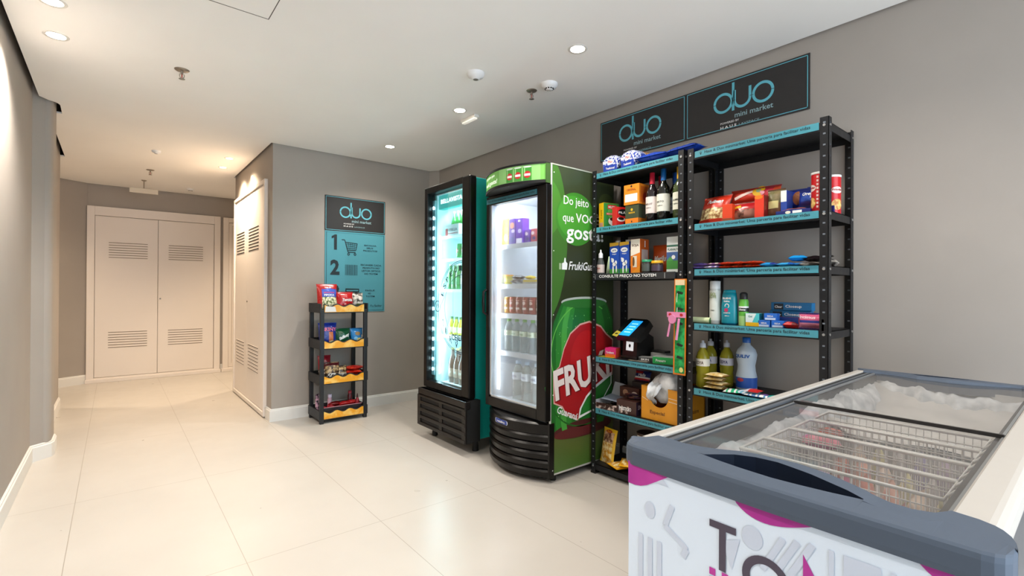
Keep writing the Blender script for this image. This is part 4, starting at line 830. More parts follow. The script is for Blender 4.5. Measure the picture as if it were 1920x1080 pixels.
wine('dark wine bottle with blue capsule and white label, in front', (2.52, 1.663, z), DGL, K('#1a5c9c', .3), K('#d9d8cc', .6), 'GATO', K('#2a2a28'), 1.03)
wine('pale green wine bottle with yellow capsule, rightmost of the wines', (2.52, 1.557, z), PALE, K('#d8a81c', .3), K('#d6d6c6', .6), 'ALUMBRA', K('#3a3a34'), 1.0)
wine('wine bottle with red capsule hidden behind the leftmost wine', (2.64, 1.76, z), DG2, K('#a01c34', .3), K('#d9cdc8', .6), 'MERLOT', K('#6a5a58'))
wine('wine bottle with blue capsule hidden behind the yellow-capped wine', (2.63, 1.655, z), DGL, K('#163f80', .3), K('#c9cfd6', .6), 'GATO', K('#2a2a28'), 1.0)
# ---- left unit, milk shelf
z = 1.309
bottle('sweetener_bottle', 'small clear dropper bottle with white cap, leftmost on the milk shelf', 'bottle', (2.50, 2.125, z), [(.024, 0), (.026, .004), (.026, .07), (.018, .10), (.012, .112)], C('#4a4e4c', .15, coat=.5), [(.015, .11), (.014, .138), (.006, .148), (.004, .165), (0, .166)], K('#dfe0e2', .4), (.012, .066, .0265, K('#c9b8ae')), 0, None, 16, [('Zero', .035, .03, .014, K('#9a3a2a'))])
b = LB(); b.lathe((0, 0, 0), [(0, 0), (.026, .001), (.008, .12), (0, .121)], K('#bcd2ac', .4), 16); solo(b, 'white_cone', 'small pale green cone-shaped pack between the dropper bottle and the milk', 'packaged food', (2.535, 2.078, z))
def milkdeco(b, F, S_, T_):
    b.quad(F, -.037, .001, .037, .035, K('#3d8a34')); b.poly(F, [(-.037, .18), (.037, .186), (.037, .205), (-.037, .205)], K('#e0a92c'), .001); b.ell(F, 0, .155, .027, .015, WHI, .001); b.text('LEITE', F, -.018, .149, .036, .011, NAVY, .0016, .03); b.text('Integral', F, -.016, .125, .032, .010, WHI, .001, .02)
    for x, y, rx, ry in ((-.012, .09, .011, .014), (0, .065, .014, .012), (-.008, .03, .006, .026), (.018, .035, .005, .024), (.014, .075, .009, .014), (-.02, .10, .005, .007)): b.ell(F, x, y, rx, ry, WHI, .001)
    b.quad(S_, -.037, .001, .037, .205, K('#173a92')); b.quad(S_, -.03, .05, .03, .15, WHI, .001)
capf = lambda col: (lambda c_: c_.lathe((.0, 0, .205), [(.016, 0), (.016, .014), (0, .0145)], col, 14))
for y, lb in ((2.018, 'left of the two blue milk cartons with spotted cows'), (1.938, 'right of the two blue milk cartons with spotted cows')): boxy('milk_carton', lb, 'milk carton', (2.545, y, z), .076, .076, .205, K('#1c48a8'), milkdeco, 0, 'milk cartons', cap=capf(K('#d8cfc4')))
boxy('soy_drink_carton', 'orange and white drink carton right of the blue milk cartons', 'drink carton', (2.545, 1.848, z), .07, .09, .215, K('#e07a1a'), lambda b, F, S_, T_: (b.poly(F, [(-.034, .11), (.034, .13), (.034, .214), (-.034, .214)], K('#e6dccd')), b.text('SOJA', F, -.026, .165, .052, .018, BRN, .001, .03), b.quad(F, -.018, .04, .012, .11, K('#ddd0bb'), .001), b.ell(F, -.012, .075, .008, .03, K('#6a4a2a'), .0014), b.poly(F, [(-.034, .002), (.034, .002), (.034, .05)], K('#e8921e'), .001), b.quad(S_, -.044, .001, .044, .214, K('#b9541a')), b.quad(S_, -.03, .06, .035, .15, K('#b5a7a2'), .001), b.quad(S_, .0, .165, .008, .205, WHI, .001)), 0, cap=capf(K('#d9d5cf')))
pouch('drink_mix_pouch', 'orange pouch standing behind the green-lidded and yellow-lidded jars', 'packaged food', (2.62, 1.745, z), .13, .18, .035, lambda u, v: K('#d0531a', .35), 0, .08, False, lambda b, W: (b.text('Merilu', W, -.045, .075, .09, .035, WHI, .001, .03, .2), b.text('Original', W, -.03, .05, .06, .014, K('#f0c8a0'), .001)), None, 5)
bottle('jar', 'dark jar with green lid beside the orange drink carton', 'jar', (2.50, 1.762, z), [(.028, 0), (.031, .004), (.031, .06), (.028, .068)], C('#33302f', .15, coat=.6), [(.031, .068), (.031, .082), (0, .083)], K('#1f8a62'), (.012, .055, .0315, K('#4d5650')), 0, 'jars on the milk shelf')
bottle('jar', 'brown jar with yellow lid in front of the orange pouch', 'jar', (2.50, 1.69, z), [(.03, 0), (.034, .004), (.034, .05), (.031, .058)], C('#3a2824', .15, coat=.6), [(.034, .058), (.034, .073), (0, .074)], K('#e0a616'), (.012, .046, .0345, K('#4a3c4c')), 0, 'jars on the milk shelf')
boxy('white_carton', 'tall white carton with blue mountains and green meadow, right end of milk shelf', 'carton', (2.54, 1.585, z), .092, .07, .21, K('#d9dcdc'), lambda b, F, S_, T_: (b.quad(F, -.045, .003, .045, .07, K('#3f8a3c')), b.quad(F, -.045, .003, .045, .02, K('#dfe6e4'), .001), b.quad(F, -.045, .07, .045, .12, K('#3d5c94')), b.ell(F, 0, .09, .012, .012, WHI, .001), b.quad(F, -.045, .15, .045, .162, K('#3c6a5a')), b.text('PLANALTO', F, -.038, .128, .076, .014, K('#2a5a4c'), .001, .02), b.poly(F, [(-.045, .07), (-.02, .095), (.0, .07)], K('#4f9a4a'), .001)), 0, None, .002)
boxy('pink_straw_pack', 'thin pink pack standing behind the tall white carton', 'packaged food', (2.64, 1.68, z), .03, .02, .20, K('#c42a6a'))
# ---- left unit, terminal shelf
z = .768
boxy('gum_box', 'pink and orange box left of the black payment terminal', 'box', (2.53, 2.045, z), .075, .075, .062, K('#d3206f'), lambda b, F, S_, T_: (b.quad(F, -.036, .001, .036, .022, K('#e3661c')), b.text('Trident', F, -.03, .026, .055, .014, WHI, .001, .02), b.quad(S_, -.036, .001, .036, .061, K('#d4432a'))), .25)
boxy('flyer', 'yellow-green card lying flat under the pink box', 'card', (2.50, 2.06, z), .11, .06, .003, K('#9aa62c'), None, .1)
t = thing('payment_terminal', 'black self-service payment terminal with blue screen on the shelf', 'payment terminal', (2.60, 1.90, z), -.15)
TBK = C('#0e0e10', .35, coat=.2)
b = LB(); b.prism(FR((0, .062, 0), (1, 0, 0)), [(-.075, 0), (.085, 0), (.075, .14), (.02, .17), (-.065, .15)], 0, .124, TBK); b.box((-.085, -.07, 0), (.09, .07, .02), TBK, .006); b.build('base', t)
b = LB(); hd = FR((-.095, .105, .135), (0, -1, 0), (.62, 0, .55)); b.prism(hd, [(0, 0), (.20, 0), (.215, .05), (.20, .15), (.165, .165), (.02, .165), (-.01, .12)], -.03, .012, TBK); b.build('scanner_head', t)
b = LB(); b.prism(hd, [(.035, .01), (.125, .01), (.145, .145), (.055, .145)], .012, .014, C('#1c86d8', .2, em=.9)); 
for k in range(4): b.quad(hd, .06+k*.004, .035+k*.025, .115+k*.004, .045+k*.025, C('#7cc4f2', .2, em=.8), .0148)
b.build('screen', t)
b = LB(); b.prism(hd, [(-.02, .0), (.028, -.01), (.034, .035), (-.01, .045)], .012, .0145, K('#cfc04a')); b.quad(hd, -.004, .012, .02, .022, BLACK, .0152); b.build('sticker', t)
b = LB(); fr = FRONT(-.0655); fr = FR((-.0722, 0, .0), (0, -1, 0), (.067, 0, 1)); b.quad(fr, -.032, .055, .032, .118, C('#e9edf2', .4, em=.25), .003); b.poly(fr, [(0, .072), (.010, .086), (0, .100), (-.010, .086)], BLACK, .0036); b.quad(fr, -.008, .078, .008, .094, BLACK, .0038); b.build('white_sticker', t)
b = MB(); b.tube([(2.68, 1.88, .80), (2.765, 1.86, .80), (2.77, 1.86, .72), (2.765, 1.82, .62), (2.76, 1.78, .56), (2.76, 1.76, .45)], .004, RUB, 6); solo(b, 'power_cable', 'thin black cable hanging down the wall behind the payment terminal', 'cable', (0, 0, 0))
def condom(b, F, S_, T_): b.quad(F, -.044, .001, .044, .022, K('#2a2a2c')); b.text('SKIN', F, -.03, .006, .05, .012, WHI, .001, .02); b.quad(T_, -.04, -.02, .04, .02, K('#a8a8a4'), .001)
boxy('condom_box', 'grey and black small box just right of the payment terminal', 'box', (2.56, 1.80, z), .09, .06, .026, K('#6f6f70'), condom, .3, 'small boxes on the terminal shelf'); boxy('condom_box', 'silver and black small box stacked behind, nearest the wall', 'box', (2.64, 1.76, z), .10, .06, .05, K('#8a8a88'), condom, .15, 'small boxes on the terminal shelf'); 
boxy('condom_box', 'black open box lying on the silver box', 'box', (2.64, 1.755, z+.0505), .10, .055, .014, BLACK, None, -.1, 'small boxes on the terminal shelf')
boxy('green_box', 'green and white box on the terminal shelf beside the hanging candy strip', 'box', (2.56, 1.665, z), .14, .085, .042, K('#b9beb9'), lambda b, F, S_, T_: (b.quad(F, -.069, .001, .069, .041, K('#1f9a4a')), b.text('Preserv', F, -.05, .012, .06, .016, WHI, .001, .02), b.quad(T_, -.06, -.035, .06, .035, K('#9da39f'), .001)), .28)
boxy('price_card', 'small printed card lying on the terminal shelf', 'card', (2.52, 1.83, z), .13, .05, .002, K('#8a8474'), None, .1)
t = thing('candy_strip', 'long green hanging candy pack with orange edges on the shelf post', 'candy', (2.436, 1.50, .72))
GS = NZ('green_candy_print', '#157a3a', '#2cae5a', 26, .25, .4, .6)
b = MB(); fr = FR((2.438, 1.50, 0), (0, -1, 0), (0, 0, 1)); b.prism(fr, [(-.040, .735), (.033, .735), (.038, 1.27), (-.033, 1.27)], -.004, .004, ORG); b.prism(fr, [(-.030, .745), (.030, .745), (.033, 1.26), (-.024, 1.26)], .0042, .007, GS); b.quad(fr, -.026, 1.235, .032, 1.265, K('#e3c9a0'), .0076)
for z_ in (1.19, 1.10, 1.02, .90, .83): b.poly(fr, [(-.018, z_), (.018, z_-.008), (.024, z_+.004), (-.01, z_+.014)], K('#0e2a16'), .0078)
for z_ in (1.14, 1.06): b.line(fr, [(-.016, z_), (-.013, z_+.05)], .003, WHI, .008); 
b.ell(fr, .012, .765, .012, .014, K('#cfd07a'), .008); b.build('strip_pack', t)
b = MB(); PKM = K('#e08ab0', .3)
b.prism(fr, [(-.07, 1.055), (.04, 1.055), (.04, 1.085), (-.07, 1.085)], .009, .02, PKM); b.ell(fr, -.05, 1.07, .01, .008, RED, .0206); b.ell(fr, .02, 1.07, .01, .008, RED, .0206); b.prism(fr, [(-.035+.022*cos(radians(20*i)), 1.045+.025*sin(radians(20*i))) for i in range(18)], .009, .028, PKM)
b.rod((2.42, 1.545, 1.05), (2.418, 1.565, .945), .006, PKM); b.rod((2.42, 1.495, 1.05), (2.418, 1.51, .93), .007, PKM); b.build('pink_clip', t)
# ---- left unit, chocolate shelf
z = .431
CH = NZ('chocolate_wrapper_print', '#2e1712', '#c9b6ac', 42, .35, .5, .62)
t = thing('chocolate_tray', 'open display tray with brown and white wrappers at the left of the chocolate shelf', 'display box', (2.56, 2.05, z), .08)
b = LB(); w_, d_, h = .20, .2, .05; GM = K('#b9bcc2', .4)
b.box((-d_/2, -w_/2, 0), (d_/2, w_/2, .004), GM); b.box((-d_/2, -w_/2, 0), (-d_/2+.003, w_/2, h*.8), CH); b.box((-d_/2, -w_/2, 0), (d_/2, -w_/2+.003, h), GM); b.box((-d_/2, w_/2-.003, 0), (d_/2, w_/2, h), GM); b.build('tray_box', t)
b = LB(); b.add([(d_/2, -w_/2, h), (d_/2, w_/2, h), (d_/2+.05, w_/2, .14), (d_/2+.05, -w_/2, .12)], [(0, 1, 2, 3)], GM); b.add([(-.06, -.08, .055), (.06, -.08, .06), (.06, .07, .075), (-.06, .07, .06)], [(0, 1, 2, 3)], K('#8f99a8')); b.build('lid_flap', t)
for i, (x, y, a) in enumerate(((-.03, .05, .3), (-.04, -.02, -.2), (.02, .03, .9))): pouch('chocolate_bar', ['chocolate bar in brown wrapper at the left of the open tray', 'chocolate bar in brown wrapper at the front of the open tray', 'chocolate bar in brown wrapper at the back of the open tray'][i], 'chocolate bar', (2.56+x, 2.05+y, z+.006), .10, .035, .02, CH, a, 0, True, None, 'chocolate bars in the tray', 20+i, .006)
boxy('chocolate_box', 'brown chocolate display box with white lettering in the middle of the shelf', 'display box', (2.545, 1.90, z), .14, .14, .085, K('#3d211a'), lambda b, F, S_, T_: (b.quad(F, -.068, .004, .02, .05, CH, .0006), b.text('PRESTIGIO', F, -.05, .022, .085, .022, WHI, .001, .03), b.quad(S_, -.068, .001, .068, .084, K('#2c2440')), b.text('SNACK', S_, -.05, .035, .10, .028, K('#cfc8dc'), .001, .03)), .1)
boxy('chocolate_box', 'tall brown cocoa box behind the chocolate display box', 'display box', (2.66, 1.985, z), .15, .07, .135, K('#4a2a20'), lambda b, F, S_, T_: (b.ell(F, -.03, .10, .02, .02, K('#b58a6a')), b.ell(F, .04, .09, .026, .022, K('#d8c8b8')), b.quad(F, -.07, .02, .07, .05, CH)), .05)
for i, (x, y, dz, a) in enumerate(((.0, -.03, 0, .5), (.01, .03, .002, -.4), (0, 0, .018, .1))): pouch('chocolate_bar', ['dark wrapped bar on the display box, front one', 'dark wrapped bar on the display box, rear one', 'dark wrapped bar crossing on top of the display box'][i], 'chocolate bar', (2.545+x, 1.90+y, z+.086+dz), .11, .035, .018, NZ('dark_bar_wrap', '#1c1230', '#6a3a2c', 40, .3), a, 0, True, None, 'dark bars on the chocolate box', 30+i, .006)
pouch('candy_packet', 'small red, white and blue packet above the chocolate boxes', 'candy', (2.70, 1.94, z+.175), .125, .07, .02, lambda u, v: RED if v < .25 or (v > .7 and u < .5) else (WHI if v < .4 else K('#1d2c6c')), 0, .35, False, lambda b, W: b.text('Halls', W, -.03, .03, .06, .02, WHI, .001, .03), None, 6)
boxy('stock_box', 'plain dark carton against the wall under the red, white and blue packet', 'box', (2.715, 1.93, z), .13, .09, .172, K('#241d1b'))
t = thing('orange_box', 'orange cardboard box reading Especial with a white bag spilling from its round opening', 'box', (2.62, 1.665, z))
OB = K('#d8901c', .5); b = MB(); x0, x1, y0, y1, h = 2.485, 2.765, 1.53, 1.79, .20
cut = [(-y1, z), (-y0, z), (-y0, z+h), (-1.605, z+h)]+[(-1.665+.062*cos(radians(a)), z+.145-.062*abs(sin(radians(a)))) for a in range(0, 181, 15)]+[(-1.727, z+h), (-y1, z+h)]
b.prism(FRONT(x0+.003), cut, 0, .003, OB); b.box((x1-.003, y0, z), (x1, y1, z+h), OB); b.box((x0, y0, z), (x1, y0+.003, z+h), OB); b.box((x0, y1-.003, z), (x1, y1, z+h), OB); b.box((x0, y0, z), (x1, y1, z+.003), OB)
fr = FRONT(x0-.0003); b.text('Especial', fr, -1.725, z+.035, .10, .026, K('#7a4a10'), .0008, .02); b.line(fr, [(-1.78, z+.13), (-1.74, z+.115)], .003, CRM, .0008); b.line(fr, [(-1.60, z+.15), (-1.545, z+.145)], .003, CRM, .0008); b.line(fr, [(-1.60, z+.13), (-1.545, z+.125)], .003, CRM, .0008); b.text('Nobre', SIDE(y0-.0003), 2.60, z+.05, .09, .026, K('#7a4a10'), .0008, .03)
b.build('carton', t)
PLB = NZ('crumpled_white_plastic', '#c2c6ca', '#f6f7f8', 16, .35, .35, .65, .6)
b = MB(); rnd = random.Random(11); vs = []; nu, nv = 20, 14
for j in range(nv+1):
    for i in range(nu):
        a = 2*pi*i/nu; f = j/nv; r = (.045+.055*sin(pi*f*.9+.1))*(1+.16*sin(3*a+5*f)+.10*sin(7*a+9*f)+.07*rnd.random()); vs.append((2.56+r*cos(a)*.75-.03*f+.02, 1.66+r*sin(a)*1.0-.045*(f-.2), z+.10+.19*f))
b.add(vs, [(j*nu+i, j*nu+(i+1) % nu, (j+1)*nu+(i+1) % nu, (j+1)*nu+i) for j in range(nv) for i in range(nu)], PLB, True)
vs = []
for j in range(11):
    for i in range(9):
        f = j/10; g_ = i/8-.5; vs.append((2.505-.05*sin(pi*min(f*1.1, 1))-.006+.008*sin(9*g_+4*f), 1.675+g_*.085*(1-.45*f)+.045*f+.006*sin(12*f), z+.225-.125*f+.008*sin(14*g_)))
b.add(vs, [(j*9+i, j*9+i+1, (j+1)*9+i+1, (j+1)*9+i) for j in range(10) for i in range(8)], PLB, True)
solo(b, 'plastic_bag', 'crumpled white plastic bag spilling out of the orange box', 'plastic bag', (0, 0, 0))
# ---- left unit, bottom shelf
z = .065
NUT = NZ('peanut_bag_print', '#c98a1e', '#f3e3a8', 34, .3, .42, .6)
pouch('peanut_bag', 'tall yellow peanut snack bag standing at the left of the bottom shelf', 'snack bag', (2.52, 2.085, z), .13, .225, .035, lambda u, v: K('#e2b422', .3) if (u < .1 or u > .9 or v > .92) else (NZ('choc_print', '#5a3020', '#d9b08a', 40, .3) if v > .6 else NUT), -.15, .18, False, lambda b, W: (b.ell(W, -.005, .205, .03, .010, K('#a8321c'), .001), b.text('Dori', W, -.02, .199, .03, .011, YLW, .0016, .02)), 'yellow snack bags', 40)
for i, (x, y, dz, a) in enumerate(((2.53, 1.965, 0, -.35), (2.53, 1.905, .028, .5), (2.58, 1.84, .0, -.1))): pouch('peanut_bag', ['yellow snack bag lying flat next to the standing one', 'yellow snack bag lying crooked on top of another', 'yellow snack bag lying partly hidden by the freezer corner'][i], 'snack bag', (x, y, z+dz), .13, .17, .035, lambda u, v: K('#e2a51c', .3) if (u < .12 or u > .88 or v > .85 or v < .1) else NUT, a, 0, True, None, 'yellow snack bags', 41+i)
t = thing('tub', 'white round tub with brown rim, half hidden behind the freezer corner', 'tub', (2.62, 1.84, z))
b = LB(); b.lathe((0, 0, 0), [(0, 0), (.05, .002), (.062, .225), (.058, .225), (.05, .05), (0, .05)], K('#d6cfc4'), 24); b.build('tub_body', t); b = LB(); b.lathe((0, 0, 0), [(.060, .225), (.066, .228), (.066, .24), (.056, .24), (.054, .228), (0, .20)], K('#3f2c22'), 24); b.build('rim', t)
# ---- right unit, snack shelf
z = 1.566
pouch('snack_bag', 'big red toast snack bag leaning at the left end of the snack shelf', 'snack bag', (2.52, 1.365, z), .175, .175, .06, lambda u, v: K('#c7331d', .3) if v > .5 or v < .17 else (FOOD if u > .06 else K('#c7331d', .3)), -.12, .42, False, lambda b, W: (b.text('Pullman', W, -.04, .115, .10, .024, WHI, .001, .03, .3), b.text('Mini', W, -.055, .148, .03, .01, K('#f2c8a8'), .001, .02)), 'snack bags on the right unit', 50)
boxy('cookie_box', 'small orange-red box right of the big red snack bag', 'box', (2.515, 1.262, z), .05, .05, .095, K('#d9401c'), lambda b, F, S_, T_: (b.quad(F, -.024, .002, .024, .02, K('#8a4a2c')),), .1)
def redpack(u, v): return K('#b81c24', .3) if v > .55 else (NZ('biscuit_print', '#4a2416', '#a8705a', 36, .35) if v > .12 else K('#a5301e', .3))
pouch('biscuit_pack', 'red biscuit pack with yellow corner mark in the middle of the snack shelf', 'biscuit pack', (2.53, 1.185, z), .15, .105, .045, redpack, 0, .25, False, lambda b, W: (b.poly(W, [(-.07, .065), (-.02, .07), (-.025, .085), (-.06, .082)], YLW, .001), b.quad(W, .0, .01, .06, .05, K('#a5705f'), .001)), 'biscuit packs on the snack shelf', 51)
boxy('cookie_box', 'bright red upright box beside the red biscuit pack', 'box', (2.525, 1.092, z), .045, .09, .115, K('#e03a24'), lambda b, F, S_, T_: (b.quad(S_, -.044, .001, .044, .114, K('#7a1a1a')), b.ell(F, -.002, .105, .02, .010, ORG, .0006)), 0)
pouch('biscuit_pack', 'red pack lying behind, on top of the others, with white streak and yellow disc', 'biscuit pack', (2.63, 1.20, z+.105), .24, .09, .05, lambda u, v: K('#c8321f', .3) if u < .75 else K('#b3283c', .3), 0, .3, False, lambda b, W: (b.line(W, [(-.09, .03), (.03, .065)], .016, K('#ecd0c4'), .001), b.ell(W, .045, .06, .034, .034, YLW, .0015), b.ell(W, .045, .06, .014, .012, K('#8fa878'), .002)), 'biscuit packs on the snack shelf', 52)
boxy('stock_box', 'flat red carton against the wall behind the red biscuit packs', 'box', (2.67, 1.20, z), .26, .10, .104, K('#8f1f1a'))
pouch('biscuit_pack', 'red and pink pack with orange end, standing tallest at the back', 'biscuit pack', (2.63, 1.115, z+.105), .13, .085, .04, lambda u, v: K('#d9532e', .3) if u > .72 else K('#c03040', .3), 0, .2, False, lambda b, W: (b.ell(W, -.03, .045, .02, .012, K('#f0a0b0'), .001),), 'biscuit packs on the snack shelf', 53)
pouch('cracker_pack', 'brown-green cracker pack with square cream label', 'biscuit pack', (2.53, 1.035, z), .085, .145, .04, lambda u, v: NZ('kraft_print', '#6f6a44', '#8a7a55', 20, .4) if v > .5 else K('#7a5038', .4), 0, .1, False, lambda b, W: b.quad(W, -.032, .045, .02, .082, K('#d8c98a'), .001), 'biscuit packs on the snack shelf', 54)
boxy('cookie_box', 'thin blue and white box beside the blue cookie bags', 'box', (2.535, .985, z), .028, .07, .125, K('#26459c'), lambda b, F, S_, T_: b.quad(F, -.013, .07, .013, .124, WHI), 0)
def bluepack(u, v): return K('#1d2f86', .3) if (v > .75 or v < .3 or u < .2) else (K('#c9d2e8', .3) if .6 < u < .8 and v > .45 else K('#24479f', .3))
for i, (x, y, dz, w_, h, a) in enumerate(((2.58, .935, .04, .13, .10, .0), (2.62, .87, .04, .11, .11, .15), (2.53, .885, .035, .10, .085, -.1))): pouch('cookie_bag', ['blue cookie bag with brown biscuit picture, left of the blue pile', 'blue cookie bag with white swirl, at the back of the blue pile', 'dark blue cookie bag next to the red snack tube'][i], 'cookie bag', (x, y, z+dz), w_, h, .05, bluepack, a, .15, False, (lambda b, W: (b.ell(W, -.015, .05, .022, .034, K('#8a5230'), .001), b.text('Negresco', W, -.0, .02, .045, .014, WHI, .001, .02))) if i == 0 else (lambda b, W: (b.text('Oreo', W, -.025, .05, .05, .018, WHI, .001, .03),)), 'blue cookie bags', 55+i)
boxy('stock_box', 'low dark blue carton beneath the blue cookie bags', 'box', (2.64, .90, z), .20, .10, .039, NAVY)
pouch('cookie_bag', 'orange cookie pack lying flat in front of the blue bags', 'cookie bag', (2.51, .94, z), .15, .06, .035, lambda u, v: ORG if v > .3 and u < .85 else NAVY, 0, 0, True, None, 'cookie packs lying on the snack shelf', 58); 
boxy('cookie_box', 'slim navy pack at the shelf front under the orange pack', 'box', (2.470, .93, z), .15, .022, .02, NAVY, lambda b, F, S_, T_: (b.quad(F, .0, .004, .04, .016, WHI), b.ell(F, -.02, .01, .012, .007, CRM)), 0)
RT = C('#c8161f', .3)
def tube_(label, loc, rz):
    t = thing('snack_tube', label, 'snack tube', loc, rz, 'red snack tubes'); b = LB(); b.lathe((0, 0, 0), [(0, 0), (.036, 0), (.037, .003), (.037, .178)], RT, 28); W = CYL(0, 0, 0, .0371)
    b.ell(W, 0, .112, .027, .016, K('#e2cfc8'), .0006, 20); b.text('Pringles', W, -.023, .106, .046, .013, K('#a3161b'), .0012, .03)
    b.ell(W, 0, .045, .026, .026, NZ('chip_print', '#b9742a', '#ecc878', 60, .4), .0006, 20); b.quad(CYL(0, 0, 0, .0371, pi+1.5), -.012, .06, .012, .13, WHI, .0006, 4)
    for k in range(9): b.quad(CYL(0, 0, 0, .0371, pi+.9), -.004, .02+k*.017, .004, .03+k*.017, K('#e8d0cc'), .0006, 2)
    b.build('tube', t); b = LB(); b.lathe((0, 0, 0), [(.0375, .174), (.0385, .176), (.0385, .184), (.034, .185), (.033, .181), (0, .181)], K('#e0dfdd', .3), 28); b.build('lid', t)
tube_('red snack tube half hidden behind the front post of the right unit', (2.515, .832, z), -.9); tube_('red snack tube with printed crisps, at the outer end of the shelf', (2.63, .822, z), .95)
# ---- right unit, candy shelf (flat packets)
z = 1.319
def flat(label, x, y, w_, h, t_, cols, a, seed, grp='candy packets lying on the candy shelf', dz=0, deco=None, name='candy_packet'): return pouch(name, label, 'candy', (x, y, z+dz), w_, h, t_, cols, a, 0, True, deco, grp, seed, .006)
STR = lambda a_, c_, n=5: (lambda u, v: a_ if int(u*n*2) % 2 else c_)
flat('purple packet at the far left of the candy shelf', 2.505, 1.425, .075, .10, .022, lambda u, v: K('#5a4a8c', .3), .1, 60); flat('purple packet stacked on another at the left of the candy shelf', 2.51, 1.42, .07, .09, .02, lambda u, v: K('#8a6ab0', .3) if v > .4 else K('#3a3470', .3), -.1, 61, dz=.020)
flat('purple and white packet, second pile of the candy shelf', 2.505, 1.335, .09, .10, .022, STR(K('#6a5aa0', .3), K('#d8cfe0', .3), 3), .05, 62); flat('white and gold packet on the second pile', 2.52, 1.335, .09, .09, .018, STR(K('#d6c8b8', .3), K('#8a5a90', .3), 3), .3, 63, dz=.020)
for i, (y, dz) in enumerate(((1.255, 0), (1.255, .018), (1.19, 0), (1.19, .018), (1.125, 0), (1.12, .018))): flat('orange striped packet, %s, %s' % (('left pile', 'middle pile', 'right pile')[i//2], ('lower one', 'upper one')[i % 2]), 2.50, y, .075, .11, .020, STR(K('#d8451c', .3), K('#a82e14', .3), 4), .08*(-1)**i, 64+i, 'orange striped packets', dz)
flat('light blue packet beside the orange ones', 2.50, 1.045, .08, .10, .028, lambda u, v: K('#2d8fd0', .25) if u < .7 else K('#2a3f90', .25), .0, 71); flat('light blue packet, second from the orange ones', 2.50, .965, .09, .10, .024, lambda u, v: K('#3aa0dc', .25) if u < .6 else K('#245cb0', .25), .1, 72); flat('light blue packet near the dark shiny ones', 2.50, .905, .08, .10, .020, lambda u, v: K('#2d7fc8', .25), -.1, 73)
flat('bright blue packet lying on top of the pile', 2.52, .925, .085, .09, .032, lambda u, v: K('#2294dc', .2), .2, 74, dz=.026); flat('black packet on the pile behind the front post', 2.53, .85, .10, .10, .035, lambda u, v: K('#1c1418', .25), 0, 75, dz=.018)
flat('dark brown shiny packet under the black one', 2.49, .86, .09, .10, .022, SILVER, 0, 76); flat('silver and black crinkled packet at the outer end of the candy shelf', 2.60, .825, .08, .13, .04, SILVER, .2, 77)
flat('black packet leaning over the silver crinkled one', 2.56, .815, .05, .05, .012, lambda u, v: K('#161214', .3), .2, 78, dz=.042)
# ---- right unit, toiletries shelf
z = 1.025
b = LB(); b.rod((0, -.05, .017), (0, .05, .017), .017, K('#c9d6a8', .4), 16); b.rod((0, -.0545, .017), (0, -.050, .017), .0172, K('#3a6a3a'), 16); solo(b, 'biscuit_roll', 'pale green roll lying at the left end of the toiletries shelf', 'roll', (2.51, 1.41, z))
bottle('spray_can', 'tall white spray can with green print, tallest on the toiletries shelf', 'spray can', (2.53, 1.345, z), [(.027, 0), (.029, .003), (.029, .185), (.027, .19)], C('#c9ccc6', .25, .2), [(.0275, .19), (.0275, .232), (0, .234)], K('#d8dad8', .3), (.02, .18, .0293, K('#cfd2c8')), 0, None, 20, [('DOVE', .14, .04, .016, K('#7a8a3a')), ('GO', .155, .03, .014, K('#8a9a3a')), ('men', .07, .02, .007, K('#6a6f66'))])
t = thing('shampoo_bottle', 'teal flat shampoo bottle with white print', 'shampoo bottle', (2.53, 1.265, z))
b = LB(); prof = [(0, 0, 0), (.026, .040, 0), (.028, .043, .01), (.028, .043, .10), (.026, .040, .14), (.022, .035, .170), (.0, .0, .172)]; n = 24; vs = [(rx*cos(2*pi*i/n), ry*sin(2*pi*i/n), z_) for rx, ry, z_ in prof for i in range(n)]; TB = K('#148a9c', .25)
b.add(vs, [(j*n+i, j*n+(i+1) % n, (j+1)*n+(i+1) % n, (j+1)*n+i) for j in range(len(prof)-1) for i in range(n)], lambda q_: K('#12607e', .25) if q_//n < 2 else TB, True)
fr = FRONT(-.0285); b.text('ELSEVE', fr, -.022, .135, .044, .010, WHI, .0005, .03); b.text('hidra', fr, -.016, .12, .03, .010, WHI, .0005, .02); b.ring(fr, 0, .10, .012, .009, WHI, .0005, -60, 200, 16); b.ell(fr, -.004, .078, .011, .010, K('#b8305a'), .0005); b.text('SHAMPOO', fr, -.018, .060, .036, .006, WHI, .0005, .02); b.text('300ml', fr, -.012, .045, .024, .005, WHI, .0005, .02); b.build('bottle', t)
b = LB(); vs = [(rx*cos(2*pi*i/n), ry*sin(2*pi*i/n), z_) for rx, ry, z_ in ((.021, .034, .171), (.019, .031, .184), (0, 0, .185)) for i in range(n)]; b.add(vs, [(j*n+i, j*n+(i+1) % n, (j+1)*n+(i+1) % n, (j+1)*n+i) for j in range(2) for i in range(n)], TB, True); b.build('cap', t)
bottle('deodorant_can', 'green spray deodorant with black cap, right of the shampoo', 'spray can', (2.53, 1.19, z), [(.022, 0), (.0235, .003), (.0235, .125), (.018, .138)], K('#5fae3c', .3), [(.020, .136), (.019, .165), (.012, .172), (0, .173)], BLACK, [(.0, .05, .0238, K('#9cc47a')), (.072, .092, .0238, K('#1a1c1a')), (.092, .10, .0238, WHI)], 0, None, 18, [('Gillette', .078, .036, .010, WHI)])
